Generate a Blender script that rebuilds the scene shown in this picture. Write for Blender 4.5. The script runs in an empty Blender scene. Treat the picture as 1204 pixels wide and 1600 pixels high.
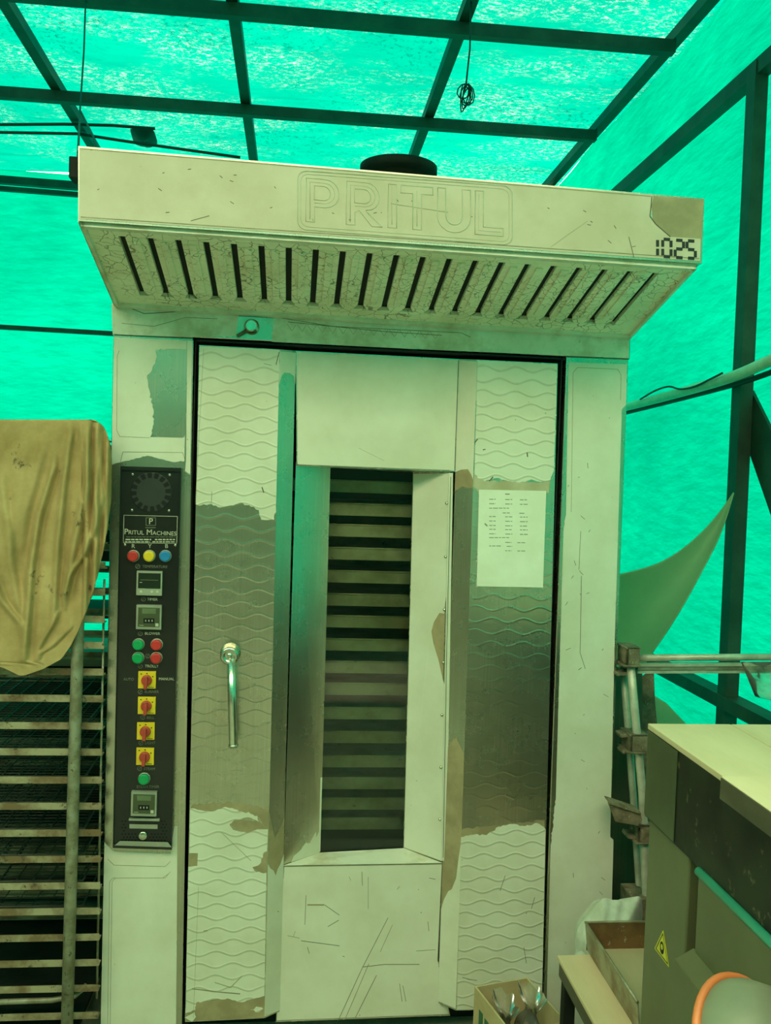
import bpy, bmesh, math, random
from mathutils import Vector, Matrix
random.seed(7)
SC = bpy.context.scene
COL = SC.collection

# ------------------------------------------------------------------ camera
CAM = Vector((0.5154, -2.6037, 1.6696))
YAW, PITCH, ROLL, FPX = .1019, -.0357, -.0349, 1400.0
_cy, _sy, _cp, _sp, _cr, _sr = (math.cos(YAW), math.sin(YAW), math.cos(PITCH), math.sin(PITCH),
                                math.cos(ROLL), math.sin(ROLL))
FWD = Vector((_sy*_cp, _cy*_cp, _sp))
_r = Vector((_cy, -_sy, 0)); _d = FWD.cross(_r)
RIGHT = _r*_cr + _d*_sr
DOWN = -_r*_sr + _d*_cr
cam_data = bpy.data.cameras.new('camera')
cam = bpy.data.objects.new('camera', cam_data); COL.objects.link(cam)
U_ = -DOWN; B_ = -FWD
cam.matrix_world = Matrix(((RIGHT.x, U_.x, B_.x, CAM.x), (RIGHT.y, U_.y, B_.y, CAM.y),
                           (RIGHT.z, U_.z, B_.z, CAM.z), (0, 0, 0, 1)))
cam_data.sensor_fit = 'VERTICAL'; cam_data.sensor_height = 36.0
cam_data.lens = FPX/1600*36.0
cam_data.clip_end = 200
SC.camera = cam

# ------------------------------------------------------------------ sky, sun, exposure
world = bpy.data.worlds.new('sky'); SC.world = world
world.use_nodes = True
wn = world.node_tree.nodes; wl = world.node_tree.links
wn.clear()
w_out = wn.new('ShaderNodeOutputWorld'); w_bg = wn.new('ShaderNodeBackground')
w_tc = wn.new('ShaderNodeTexCoord'); w_sep = wn.new('ShaderNodeSeparateXYZ'); w_rmp = wn.new('ShaderNodeValToRGB')
wl.new(w_tc.outputs['Generated'], w_sep.inputs[0]); wl.new(w_sep.outputs['Z'], w_rmp.inputs[0])
w_rmp.color_ramp.elements[0].position = 0.0; w_rmp.color_ramp.elements[0].color = (1.0, .98, .60, 1)
w_rmp.color_ramp.elements[1].position = 1.0; w_rmp.color_ramp.elements[1].color = (1.0, 1.0, .66, 1)
wl.new(w_rmp.outputs[0], w_bg.inputs[0]); wl.new(w_bg.outputs[0], w_out.inputs[0])
w_bg.inputs[1].default_value = 6.2

sun_d = bpy.data.lights.new('sun', 'SUN'); sun_d.energy = 5.0; sun_d.angle = .02; sun_d.color = (1, .95, .75)
sun = bpy.data.objects.new('sun', sun_d); COL.objects.link(sun)
sun.rotation_euler = (math.radians(-28), math.radians(10), 0)

SC.view_settings.view_transform = 'Standard'
SC.view_settings.look = 'None'
SC.view_settings.gamma = 1.0
SC.view_settings.exposure = 0.0

# ------------------------------------------------------------------ pixel -> point on a plane of the place
def ray(px, py): return RIGHT*((px-602)/FPX) + DOWN*((py-800)/FPX) + FWD
def at(px, py, ax, v):
    q = ray(px, py); return CAM + q*((v-CAM[ax])/q[ax])
def atY(px, py, y): return at(px, py, 1, y)
def atX(px, py, x): return at(px, py, 0, x)
def atZ(px, py, z): return at(px, py, 2, z)

# ------------------------------------------------------------------ materials
MATS = {}
def ramp(nt, src, stops):
    r = nt.nodes.new('ShaderNodeValToRGB')
    e = r.color_ramp.elements
    e[0].position, e[0].color = stops[0][0], (*stops[0][1], 1)
    e[1].position, e[1].color = stops[-1][0], (*stops[-1][1], 1)
    for p, c in stops[1:-1]:
        k = e.new(p); k.color = (*c, 1)
    nt.links.new(src, r.inputs[0]); return r.outputs[0]
def pos_map(nt, scale=(1, 1, 1), rot=(0, 0, 0)):
    g = nt.nodes.new('ShaderNodeNewGeometry'); m = nt.nodes.new('ShaderNodeMapping')
    m.inputs['Scale'].default_value = scale; m.inputs['Rotation'].default_value = rot
    nt.links.new(g.outputs['Position'], m.inputs[0]); return m.outputs[0]
def noise(nt, vec, scale, detail=6, rough=.6):
    n = nt.nodes.new('ShaderNodeTexNoise'); n.inputs['Scale'].default_value = scale
    n.inputs['Detail'].default_value = detail; n.inputs['Roughness'].default_value = rough
    nt.links.new(vec, n.inputs['Vector']); return n.outputs['Fac']
def math_n(nt, op, a, b=None, c=None):
    m = nt.nodes.new('ShaderNodeMath'); m.operation = op
    for i, v in enumerate((a, b, c)):
        if v is None: continue
        if isinstance(v, (int, float)): m.inputs[i].default_value = v
        else: nt.links.new(v, m.inputs[i])
    return m.outputs[0]
def mixc(nt, fac, a, b, mode='MIX'):
    m = nt.nodes.new('ShaderNodeMix'); m.data_type = 'RGBA'; m.blend_type = mode
    for s, v in ((m.inputs[0], fac), (m.inputs[6], a), (m.inputs[7], b)):
        if isinstance(v, (int, float)): s.default_value = v
        elif isinstance(v, tuple): s.default_value = (*v, 1)
        else: nt.links.new(v, s)
    return m.outputs[2]
def bump(nt, h, strength=.3, dist=.01):
    b = nt.nodes.new('ShaderNodeBump'); b.inputs['Strength'].default_value = strength
    b.inputs['Distance'].default_value = dist; nt.links.new(h, b.inputs['Height']); return b.outputs[0]
def new_mat(name):
    m = bpy.data.materials.new(name); m.use_nodes = True
    nt = m.node_tree; bs = nt.nodes['Principled BSDF']; MATS[name] = m
    return m, nt, bs
def mat(name, c, rough=.5, metal=0.0, c2=None, scale=12, amt=(.4, .62), stretch=(1, 1, 1), bmp=0, bscale=60, spec=.5, c3=None, fine=(.36, .40)):
    m, nt, bs = new_mat(name)
    bs.inputs['Roughness'].default_value = rough; bs.inputs['Metallic'].default_value = metal
    bs.inputs['Specular IOR Level'].default_value = spec
    v = pos_map(nt, stretch)
    col = None
    if c2 is None: c2 = tuple(x*.8 for x in c)
    col = ramp(nt, noise(nt, v, scale), [(amt[0], c2), (amt[1], c)])
    if c3 is not None:
        f = math_n(nt, 'MULTIPLY', ramp(nt, noise(nt, v, scale*3.1, 8, .7), [(fine[0], (1, 1, 1)), (fine[1], (0, 0, 0))]), 1.0)
        col = mixc(nt, f, col, c3)
    nt.links.new(col, bs.inputs['Base Color'])
    if bmp: nt.links.new(bump(nt, noise(nt, v, bscale), bmp, .004), bs.inputs['Normal'])
    return m
def wave_mask(nt, P=.0975, S=.0352, A=.0068, x0=.113):
    g = nt.nodes.new('ShaderNodeNewGeometry'); s = nt.nodes.new('ShaderNodeSeparateXYZ')
    nt.links.new(g.outputs['Position'], s.inputs[0])
    x = math_n(nt, 'ADD', s.outputs['X'], math_n(nt, 'MULTIPLY', s.outputs['Z'], .0058))
    zz = math_n(nt, 'DIVIDE', s.outputs['Z'], S)
    n = math_n(nt, 'ROUND', zz)
    dz = math_n(nt, 'MULTIPLY', math_n(nt, 'SUBTRACT', zz, n), S)
    par = math_n(nt, 'MULTIPLY_ADD', math_n(nt, 'PINGPONG', n, 1.0), -2.0, 1.0)
    sn = math_n(nt, 'SINE', math_n(nt, 'MULTIPLY', math_n(nt, 'SUBTRACT', x, x0), 2*math.pi/P))
    d = math_n(nt, 'ABSOLUTE', math_n(nt, 'SUBTRACT', dz, math_n(nt, 'MULTIPLY', math_n(nt, 'MULTIPLY', sn, A), par)))
    mr = nt.nodes.new('ShaderNodeMapRange'); mr.interpolation_type = 'SMOOTHSTEP'
    mr.inputs['From Min'].default_value = .0006; mr.inputs['From Max'].default_value = .0046
    mr.inputs['To Min'].default_value = 1; mr.inputs['To Max'].default_value = 0
    nt.links.new(d, mr.inputs[0]); return mr.outputs[0]

FILM_C, FILM_D = (.74, .72, .58), (.66, .63, .48)
def film(name, wave=False, dirt=.0, crack=False, tint=None):
    m, nt, bs = new_mat(name)
    v = pos_map(nt)
    c = ramp(nt, noise(nt, v, 5), [(.38, FILM_D), (.62, FILM_C)])
    if tint: c = mixc(nt, 1.0, c, tint, 'MULTIPLY')
    spots = ramp(nt, noise(nt, v, 55, 3, .55), [(.235, (1, 1, 1)), (.26, (0, 0, 0))])
    c = mixc(nt, spots, c, (.25, .21, .11))
    if dirt: c = mixc(nt, math_n(nt, 'MULTIPLY', ramp(nt, noise(nt, v, 9, 8, .65), [(.46, (0, 0, 0)), (.66, (1, 1, 1))]), dirt), c, (.42, .33, .16))
    h = noise(nt, v, 25)
    if crack:
        c = mixc(nt, 1.0, c, (1.2, 1.18, 1.12), 'MULTIPLY')
        vo = nt.nodes.new('ShaderNodeTexVoronoi'); vo.feature = 'DISTANCE_TO_EDGE'; vo.inputs['Scale'].default_value = 34
        w = nt.nodes.new('ShaderNodeVectorMath'); w.operation = 'MULTIPLY_ADD'
        nz = nt.nodes.new('ShaderNodeTexNoise'); nz.inputs['Scale'].default_value = 14; nz.inputs['Detail'].default_value = 4
        nt.links.new(v, nz.inputs['Vector'])
        nt.links.new(nz.outputs['Color'], w.inputs[0]); w.inputs[1].default_value = (.05, .05, .05); nt.links.new(v, w.inputs[2])
        nt.links.new(w.outputs[0], vo.inputs['Vector'])
        ck = ramp(nt, vo.outputs['Distance'], [(.012, (1, 1, 1)), (.04, (0, 0, 0))])
        patchy = ramp(nt, noise(nt, v, 6), [(.40, (0, 0, 0)), (.52, (1, 1, 1))])
        ck = math_n(nt, 'MULTIPLY', math_n(nt, 'MULTIPLY', ck, patchy), .8)
        c = mixc(nt, ck, c, (.16, .11, .04))
    if wave:
        wm = wave_mask(nt)
        c = mixc(nt, math_n(nt, 'MULTIPLY', wm, .30), c, (.30, .27, .15))
        h = math_n(nt, 'MULTIPLY_ADD', wm, 1.0, math_n(nt, 'MULTIPLY', h, .2))
    nt.links.new(c, bs.inputs['Base Color'])
    bs.inputs['Roughness'].default_value = .42; bs.inputs['Specular IOR Level'].default_value = .35
    nt.links.new(bump(nt, h, .35 if wave else .12, .004), bs.inputs['Normal'])
    return m
film('film'); film('film_hood', dirt=.25, tint=(.86, .73, .68)); film('film_wave', wave=True); film('film_old', dirt=.7); film('film_crack', dirt=.3, crack=True)
def steel(name, wave=False, base=(.60, .55, .43), rough=.27):
    m, nt, bs = new_mat(name)
    v = pos_map(nt, (90, 90, 1.2))
    c = ramp(nt, noise(nt, v, 2.2, 5), [(.35, tuple(x*.86 for x in base)), (.65, base)])
    st = ramp(nt, noise(nt, pos_map(nt), 7, 4, .55), [(.48, (0, 0, 0)), (.72, (1, 1, 1))])
    c = mixc(nt, math_n(nt, 'MULTIPLY', st, .22), c, (.34, .28, .15))
    h = noise(nt, v, 3.0, 4)
    r = math_n(nt, 'MULTIPLY_ADD', noise(nt, pos_map(nt), 8), .14, rough-.07)
    if wave:
        wm = wave_mask(nt); h = math_n(nt, 'MULTIPLY_ADD', wm, 1.0, math_n(nt, 'MULTIPLY', h, .04))
        nt.links.new(bump(nt, h, .11, .004), bs.inputs['Normal'])
    else:
        nt.links.new(bump(nt, h, .05, .002), bs.inputs['Normal'])
    nt.links.new(c, bs.inputs['Base Color']); nt.links.new(r, bs.inputs['Roughness'])
    bs.inputs['Metallic'].default_value = .92
    return m
steel('steel'); steel('steel_wave', wave=True); steel('steel_dark', base=(.30, .28, .20), rough=.4)
mat('adhesive', (.40, .31, .17), .55, 0, (.30, .23, .12), 14)
mat('crease', (.33, .29, .17), .6, 0, (.22, .19, .10), 30)
mat('emboss', (.58, .55, .41), .5, 0, (.50, .46, .32), 30)
mat('scratch', (.10, .08, .04), .7)
mat('marker_ink', (.012, .012, .010), .5)
mat('cavity', (.018, .017, .012), .85)
mat('panel_black', (.011, .011, .010), .28, 0, (.016, .015, .012), 9, spec=.5)
mat('fan_black', (.032, .034, .028), .4)
mat('adhesive_pale', (.54, .48, .32), .5, 0, (.44, .37, .22), 14)
mat('panel_slot', (.002, .002, .002), .8)
mat('print_cream', (.62, .58, .42), .5)
mat('print_dim', (.20, .19, .13), .5)
mat('red_plastic', (.62, .035, .03), .3, 0, (.52, .03, .025)); mat('red_knob', (.55, .06, .035), .4, 0, (.42, .05, .03), 60)
mat('yellow_plastic', (.86, .58, .02), .35, 0, (.78, .50, .015)); mat('blue_plastic', (.02, .25, .55), .3, 0, (.02, .20, .48))
mat('green_plastic', (.0, .36, .11), .3, 0, (.0, .30, .09))
mat('bezel_grey', (.42, .42, .32), .4, .3); mat('screen_dark', (.02, .03, .018), .15); mat('screen_lcd', (.16, .20, .10), .25)
mat('chrome', (.75, .72, .6), .22, .95, (.6, .56, .44), 40)
mat('worn_iron', (.22, .17, .10), .7, .2, (.10, .07, .035), 18, bmp=.5, c3=(.42, .38, .26))
mat('rack_paint', (.40, .33, .20), .6, .1, (.20, .12, .055), 13, (.40, .60), bmp=.4, c3=(.10, .07, .04))
mat('rack_pole', (.36, .34, .24), .5, .4, (.22, .19, .11), 22, bmp=.3, c3=(.10, .09, .05))
mat('wire', (.07, .075, .055), .5, .5)
mat('dark_iron', (.016, .018, .012), .7, .0, (.009, .010, .006), 10, bmp=.3, spec=.2)
mat('frame_steel', (.035, .06, .035), .55, .1, (.02, .035, .02), 8, c3=(.10, .09, .05), fine=(.30, .34))
mat('cable_dark', (.02, .03, .02), .6)
mat('pipe_pvc', (.72, .76, .56), .45, 0, (.60, .64, .44), 14)
mat('pipe_galv', (.58, .56, .44), .4, .25, (.42, .40, .29), 20, bmp=.2)
mat('clamp_iron', (.26, .21, .13), .75, .2, (.13, .10, .055), 25, bmp=.6, c3=(.42, .36, .22))
mat('plastic_sheet', (.45, .50, .30), .35, 0, (.40, .45, .26), 3)
mat('wood_top', (.74, .55, .34), .6, 0, (.62, .44, .25), 7, (.35, .65), (1, .25, 1), bmp=.15)
mat('wood_seam', (.30, .24, .13), .8)
mat('wood_old', (.11, .09, .05), .7, 0, (.05, .04, .02), 10, (.3, .6), (1, .3, 1), bmp=.3)
mat('machine_dark', (.022, .026, .013), .45, .0, (.006, .006, .004), 7, (.38, .60), c3=(.12, .10, .05), fine=(.35, .40), spec=.3)
mat('machine_green', (.10, .115, .055), .42, .2, (.075, .085, .04), 6, c3=(.05, .05, .025), fine=(.27, .31))
mat('machine_olive', (.17, .165, .08), .45, .2, (.135, .13, .06), 4, (.35, .6), c3=(.07, .06, .03), fine=(.26, .30))
mat('machine_grey', (.20, .21, .13), .5, 0, (.15, .16, .10), 6)
mat('orange_paint', (.75, .20, .06), .45)
mat('teal_reflection', (.06, .46, .30), .3, 0, (.05, .40, .26), 6, c3=(.03, .10, .06), fine=(.27, .31))  # teal base colour stands in for the tarp reflected in the cover edge
mat('sign_yellow', (.80, .68, .04), .4)
mat('carton', (.56, .42, .22), .8, 0, (.47, .34, .17), 9); mat('carton_print', (.03, .14, .06), .7)
mat('sack_white', (.66, .66, .55), .6, 0, (.50, .50, .38), 14, bmp=.3)
mat('tin', (.42, .38, .26), .5, .35, (.24, .16, .08), 13, (.38, .6), bmp=.3)
mat('tin_rust', (.26, .13, .05), .65, .2, (.14, .07, .03), 12, bmp=.4, c3=(.5, .42, .28))
mat('tray_edge', (.42, .39, .25), .5, .2, (.26, .22, .12), 9, (.35, .6), c3=(.09, .06, .03), fine=(.30, .36))
mat('paper', (.86, .84, .70), .6, 0, (.80, .77, .62), 10, bmp=.2, bscale=14)
mat('ink_grey', (.30, .29, .20), .7)
mat('plaster', (.24, .23, .17), .9, 0, (.16, .15, .10), 1.2)
mat('floor_mat', (.46, .43, .32), .8, 0, (.31, .28, .20), 2.5, bmp=.3)
m, nt, bs = new_mat('pale_sheet')
v = pos_map(nt)
c = ramp(nt, noise(nt, v, 2.5), [(.3, (.50, .62, .40)), (.7, (.60, .70, .48))])
nt.links.new(c, bs.inputs['Base Color']); bs.inputs['Roughness'].default_value = .3
tl = nt.nodes.new('ShaderNodeBsdfTranslucent'); nt.links.new(c, tl.inputs[0]); mx = nt.nodes.new('ShaderNodeMixShader'); mx.inputs[0].default_value = .62
nt.links.new(bs.outputs[0], mx.inputs[1]); nt.links.new(tl.outputs[0], mx.inputs[2]); nt.links.new(mx.outputs[0], nt.nodes['Material Output'].inputs[0])
# sackcloth
m, nt, bs = new_mat('sackcloth')
v = pos_map(nt)
c = ramp(nt, noise(nt, v, 6, 8, .65), [(.34, (.36, .23, .09)), (.66, (.56, .39, .18))])
c = mixc(nt, ramp(nt, noise(nt, v, 11, 8, .7), [(.31, (1, 1, 1)), (.37, (0, 0, 0))]), c, (.11, .085, .045))
nt.links.new(c, bs.inputs['Base Color']); bs.inputs['Roughness'].default_value = .9
bs.inputs['Specular IOR Level'].default_value = .1
nt.links.new(bump(nt, noise(nt, v, 160, 3), .25, .002), bs.inputs['Normal'])

def tarp(name, bright, dirt, speck, stretch, rot=(0, 0, 0)):
    m = bpy.data.materials.new(name); m.use_nodes = True; MATS[name] = m
    nt = m.node_tree; nt.nodes.clear()
    out = nt.nodes.new('ShaderNodeOutputMaterial')
    v = pos_map(nt, stretch, rot); v0 = pos_map(nt)
    c = ramp(nt, noise(nt, v0, .9, 5), [(.3, tuple(x*.72 for x in bright)), (.7, bright)])
    c = mixc(nt, 1.0, c, ramp(nt, noise(nt, v, 5, 6, .6), [(.3, (.80, .84, .86)), (.7, (1, 1, 1))]), 'MULTIPLY')
    if dirt:
        dmask = math_n(nt, 'MULTIPLY', ramp(nt, noise(nt, v0, 1.1, 3), [(.42, (0, 0, 0)), (.62, (1, 1, 1))]),
                       ramp(nt, noise(nt, v0, 34, 8, .8), [(.53, (0, 0, 0)), (.60, (1, 1, 1))]))
        c = mixc(nt, math_n(nt, 'MULTIPLY', dmask, dirt), c, tuple(x*.25 for x in bright))
        seam = ramp(nt, noise(nt, pos_map(nt, (.25, 3.2, 1)), 1.7, 5, .55), [(.33, (1, 1, 1)), (.40, (0, 0, 0))])
        c = mixc(nt, math_n(nt, 'MULTIPLY', seam, .35), c, tuple(x*.45 for x in bright))
    if speck:
        smask = math_n(nt, 'MULTIPLY', ramp(nt, noise(nt, pos_map(nt, (1, 1.9, 1)), 1.3, 4), [(.47, (0, 0, 0)), (.64, (1, 1, 1))]),
                       ramp(nt, noise(nt, pos_map(nt, (.8, 1.3, 1)), 38, 9, .85), [(.535, (0, 0, 0)), (.60, (1, 1, 1))]))
        c = mixc(nt, math_n(nt, 'MULTIPLY', smask, speck), c, (.23, .28, .30))
    tr = nt.nodes.new('ShaderNodeBsdfTranslucent'); df = nt.nodes.new('ShaderNodeBsdfDiffuse')
    mx = nt.nodes.new('ShaderNodeMixShader'); mx.inputs[0].default_value = .14
    nt.links.new(c, tr.inputs[0]); nt.links.new(c, df.inputs[0])
    nb = bump(nt, noise(nt, v, 7, 5, .55), .15 if speck else .36, .05)
    nt.links.new(nb, tr.inputs['Normal']); nt.links.new(nb, df.inputs['Normal'])
    nt.links.new(tr.outputs[0], mx.inputs[1]); nt.links.new(df.outputs[0], mx.inputs[2])
    nt.links.new(mx.outputs[0], out.inputs[0])
tarp('tarp_roof', (.0, .186, .158), .8, .9, (1, 3, 1))
tarp('tarp_wall', (.0, .222, .17), 0, 0, (1, 1, 3.2), (.35, .25, 0))
# window glass, clear film: tinted see-through plus a mirror coat
def clear(name, tint, rough=.03, ior=1.5, body=None, bf=0.0):
    m = bpy.data.materials.new(name); m.use_nodes = True; MATS[name] = m
    nt = m.node_tree; nt.nodes.clear(); out = nt.nodes.new('ShaderNodeOutputMaterial')
    t = nt.nodes.new('ShaderNodeBsdfTransparent'); t.inputs[0].default_value = (*tint, 1)
    g = nt.nodes.new('ShaderNodeBsdfGlossy'); g.inputs['Roughness'].default_value = rough
    f = nt.nodes.new('ShaderNodeFresnel'); f.inputs[0].default_value = ior
    mx = nt.nodes.new('ShaderNodeMixShader')
    sh = t.outputs[0]
    if body:
        d = nt.nodes.new('ShaderNodeBsdfDiffuse'); d.inputs[0].default_value = (*body, 1)
        m2 = nt.nodes.new('ShaderNodeMixShader')
        nt.links.new(ramp(nt, noise(nt, pos_map(nt), 24, 4), [(.35, (bf*.4,)*3), (.7, (bf*1.6,)*3)]), m2.inputs[0])
        nt.links.new(sh, m2.inputs[1]); nt.links.new(d.outputs[0], m2.inputs[2]); sh = m2.outputs[0]
    nt.links.new(f.outputs[0], mx.inputs[0]); nt.links.new(sh, mx.inputs[1]); nt.links.new(g.outputs[0], mx.inputs[2])
    nt.links.new(mx.outputs[0], out.inputs[0])
clear('glass', (.93, .93, .86)); clear('clear_bag', (.92, .92, .86), .15, 1.35, (.6, .58, .46), .20)

# ------------------------------------------------------------------ mesh builder
class MB:
    def __init__(self): self.bm = bmesh.new(); self.mats = []
    def mi(self, m):
        if m not in self.mats: self.mats.append(m)
        return self.mats.index(m)
    def face(self, pts, m, smooth=False):
        f = self.bm.faces.new([self.bm.verts.new(p) for p in pts]); f.material_index = self.mi(m); f.smooth = smooth
        return f
    def prism(self, pts, off, m):
        """pts: closed outline; off: vector the outline is swept along"""
        k = self.mi(m); off = Vector(off)
        a = [self.bm.verts.new(p) for p in pts]; b = [self.bm.verts.new(Vector(p)+off) for p in pts]
        n = len(pts); fs = [self.bm.faces.new(a), self.bm.faces.new(b[::-1])]
        for i in range(n):
            j = (i+1) % n; fs.append(self.bm.faces.new((a[j], a[i], b[i], b[j])))
        for f in fs: f.material_index = k
        return self
    def pslab(self, px, y0, y1, m):
        return self.prism([atY(p[0], p[1], y0) for p in px], (0, y1-y0, 0), m)
    def box(self, x0, x1, y0, y1, z0, z1, m, T=None):
        c = [Vector((x, y, z)) for z in (z0, z1) for y in (y0, y1) for x in (x0, x1)]
        if T is not None: c = [T @ p for p in c]
        v = [self.bm.verts.new(p) for p in c]
        for q in ((0, 2, 3, 1), (4, 5, 7, 6), (0, 1, 5, 4), (2, 6, 7, 3), (0, 4, 6, 2), (1, 3, 7, 5)):
            f = self.bm.faces.new([v[i] for i in q]); f.material_index = self.mi(m)
        return self
    def hull8(self, c, m):
        v = [self.bm.verts.new(p) for p in c]
        for q in ((0, 2, 3, 1), (4, 5, 7, 6), (0, 1, 5, 4), (2, 6, 7, 3), (0, 4, 6, 2), (1, 3, 7, 5)):
            f = self.bm.faces.new([v[i] for i in q]); f.material_index = self.mi(m)
        return self
    def bar(self, a, b, w, h, m, up=(0, 0, 1)):
        a, b = Vector(a), Vector(b); d = (b-a).normalized(); s = d.cross(Vector(up))
        if s.length < 1e-4: s = d.cross(Vector((1, 0, 0)))
        s.normalize(); u = s.cross(d)
        c = [p + s*(i*w/2) + u*(j*h/2) for j in (-1, 1) for p in (a, b) for i in (-1, 1)]
        return self.hull8(c, m)
    def tube(self, pts, r, m, n=8, smooth=True, closed=False):
        pts = [Vector(p) for p in pts]; k = self.mi(m); rings = []; N = len(pts)
        rs = r if isinstance(r, (list, tuple)) else [r]*N
        prev = None
        for i, p in enumerate(pts):
            if closed: t = (pts[(i+1) % N]-pts[i-1]).normalized()
            else: t = (pts[min(i+1, N-1)]-pts[max(i-1, 0)]).normalized()
            if prev is None:
                a = t.orthogonal().normalized()
            else:
                a = prev - t*prev.dot(t)
                a = a.normalized() if a.length > 1e-6 else t.orthogonal().normalized()
            prev = a; b = t.cross(a)
            rings.append([self.bm.verts.new(p + (a*math.cos(2*math.pi*j/n)+b*math.sin(2*math.pi*j/n))*rs[i]) for j in range(n)])
        for i in range(N if closed else N-1):
            A, B = rings[i], rings[(i+1) % N]
            for j in range(n):
                f = self.bm.faces.new((A[j], A[(j+1) % n], B[(j+1) % n], B[j])); f.material_index = k; f.smooth = smooth
        if not closed:
            for R in (rings[0][::-1], rings[-1]):
                f = self.bm.faces.new(R); f.material_index = k
        return self
    def lathe(self, o, axis, prof, m, n=24, smooth=True):
        """prof: list of (distance along axis, radius)"""
        o = Vector(o); t = Vector(axis).normalized(); a = t.orthogonal().normalized(); b = t.cross(a); k = self.mi(m)
        rings = [[self.bm.verts.new(o+t*h+(a*math.cos(2*math.pi*j/n)+b*math.sin(2*math.pi*j/n))*max(r, 1e-5)) for j in range(n)] for h, r in prof]
        for A, B in zip(rings, rings[1:]):
            for j in range(n):
                f = self.bm.faces.new((A[j], A[(j+1) % n], B[(j+1) % n], B[j])); f.material_index = k; f.smooth = smooth
        for R in (rings[0][::-1], rings[-1]):
            f = self.bm.faces.new(R); f.material_index = k
        return self
    def grid(self, P, m, smooth=True):
        k = self.mi(m); V = [[self.bm.verts.new(p) for p in row] for row in P]
        for i in range(len(V)-1):
            for j in range(len(V[0])-1):
                f = self.bm.faces.new((V[i][j], V[i][j+1], V[i+1][j+1], V[i+1][j])); f.material_index = k; f.smooth = smooth
        return self
    def text(self, body, o, size, m, depth=.0006, align='CENTER', small=False):
        """flat lettering standing on a plane facing the room (reads along +x, up +z)"""
        cu = bpy.data.curves.new('t', 'FONT'); cu.body = body; cu.size = size; cu.extrude = depth
        cu.align_x = align; cu.align_y = 'CENTER'; cu.resolution_u = 3
        if small:
            cu.small_caps_scale = .74
            for i in range(len(body)): cu.body_format[i].use_small_caps = True
        ob = bpy.data.objects.new('t', cu); COL.objects.link(ob)
        dg = bpy.context.evaluated_depsgraph_get(); dg.update()
        me = bpy.data.meshes.new_from_object(ob.evaluated_get(dg))
        o = Vector(o); k = self.mi(m); vs = [self.bm.verts.new((o.x+p.co.x, o.y-p.co.z, o.z+p.co.y)) for p in me.vertices]
        for p in me.polygons:
            try:
                f = self.bm.faces.new([vs[i] for i in p.vertices]); f.material_index = k
            except ValueError: pass
        bpy.data.objects.remove(ob); bpy.data.curves.remove(cu); bpy.data.meshes.remove(me)
        return self
    def build(self, name, parent=None, bevel=0, solid=0, subd=0, recalc=True):
        bm = self.bm
        if recalc: bmesh.ops.recalc_face_normals(bm, faces=bm.faces)
        lo = Vector([min(v.co[i] for v in bm.verts) for i in range(3)]); hi = Vector([max(v.co[i] for v in bm.verts) for i in range(3)])
        base = Vector(((lo.x+hi.x)/2, (lo.y+hi.y)/2, lo.z))
        bmesh.ops.translate(bm, verts=bm.verts, vec=-base)
        me = bpy.data.meshes.new(name); bm.to_mesh(me); bm.free()
        for mm in self.mats: me.materials.append(MATS[mm])
        o = bpy.data.objects.new(name, me); COL.objects.link(o)
        o.location = base
        if parent is not None:
            o.parent = parent; o.location = base - WL[parent.name]
        WL[o.name] = base
        if subd:
            s = o.modifiers.new('subd', 'SUBSURF'); s.levels = subd; s.render_levels = subd
        if solid:
            s = o.modifiers.new('solid', 'SOLIDIFY'); s.thickness = solid; s.offset = 0
        if bevel:
            s = o.modifiers.new('bevel', 'BEVEL'); s.width = bevel; s.segments = 2; s.limit_method = 'ANGLE'; s.angle_limit = math.radians(50)
        return o
WL = {}
def tag(o, label=None, cat=None, group=None, kind=None):
    if label: o['label'] = label
    if cat: o['category'] = cat
    if group: o['group'] = group
    if kind: o['kind'] = kind
    return o
def thing(name, loc, label, cat, group=None):
    o = bpy.data.objects.new(name, None); COL.objects.link(o); o.location = loc; o.empty_display_size = .1
    WL[o.name] = Vector(loc); return tag(o, label, cat, group)
def struct(o): o['kind'] = 'structure'; return o
def rag(pts, amp=2.2, step=3.5):
    """outline with torn edges: a third value on a point makes the edge that starts there ragged by that factor"""
    out = []
    for i, p in enumerate(pts):
        q = pts[(i+1) % len(pts)]; out.append((p[0], p[1]))
        if len(p) > 2 and p[2]:
            L = math.hypot(q[0]-p[0], q[1]-p[1]); n = int(L/step)
            nx, ny = -(q[1]-p[1])/max(L, 1e-6), (q[0]-p[0])/max(L, 1e-6)
            for k in range(1, n):
                t = k/n; d = random.uniform(-1, 1)*amp*p[2]
                out.append((p[0]+(q[0]-p[0])*t+nx*d, p[1]+(q[1]-p[1])*t+ny*d))
    return out
def strip_px(mb, pts, y, w, m, d=.0008):
    """thin line along pixels lying on the plane y"""
    P = [atY(a, b, y) for a, b in pts]
    for a, b in zip(P, P[1:]):
        t = (b-a).normalized(); s = Vector((-t.z, 0, t.x))*w/2
        mb.prism([a-s, b-s, b+s, a+s], (0, d, 0), m)

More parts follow.
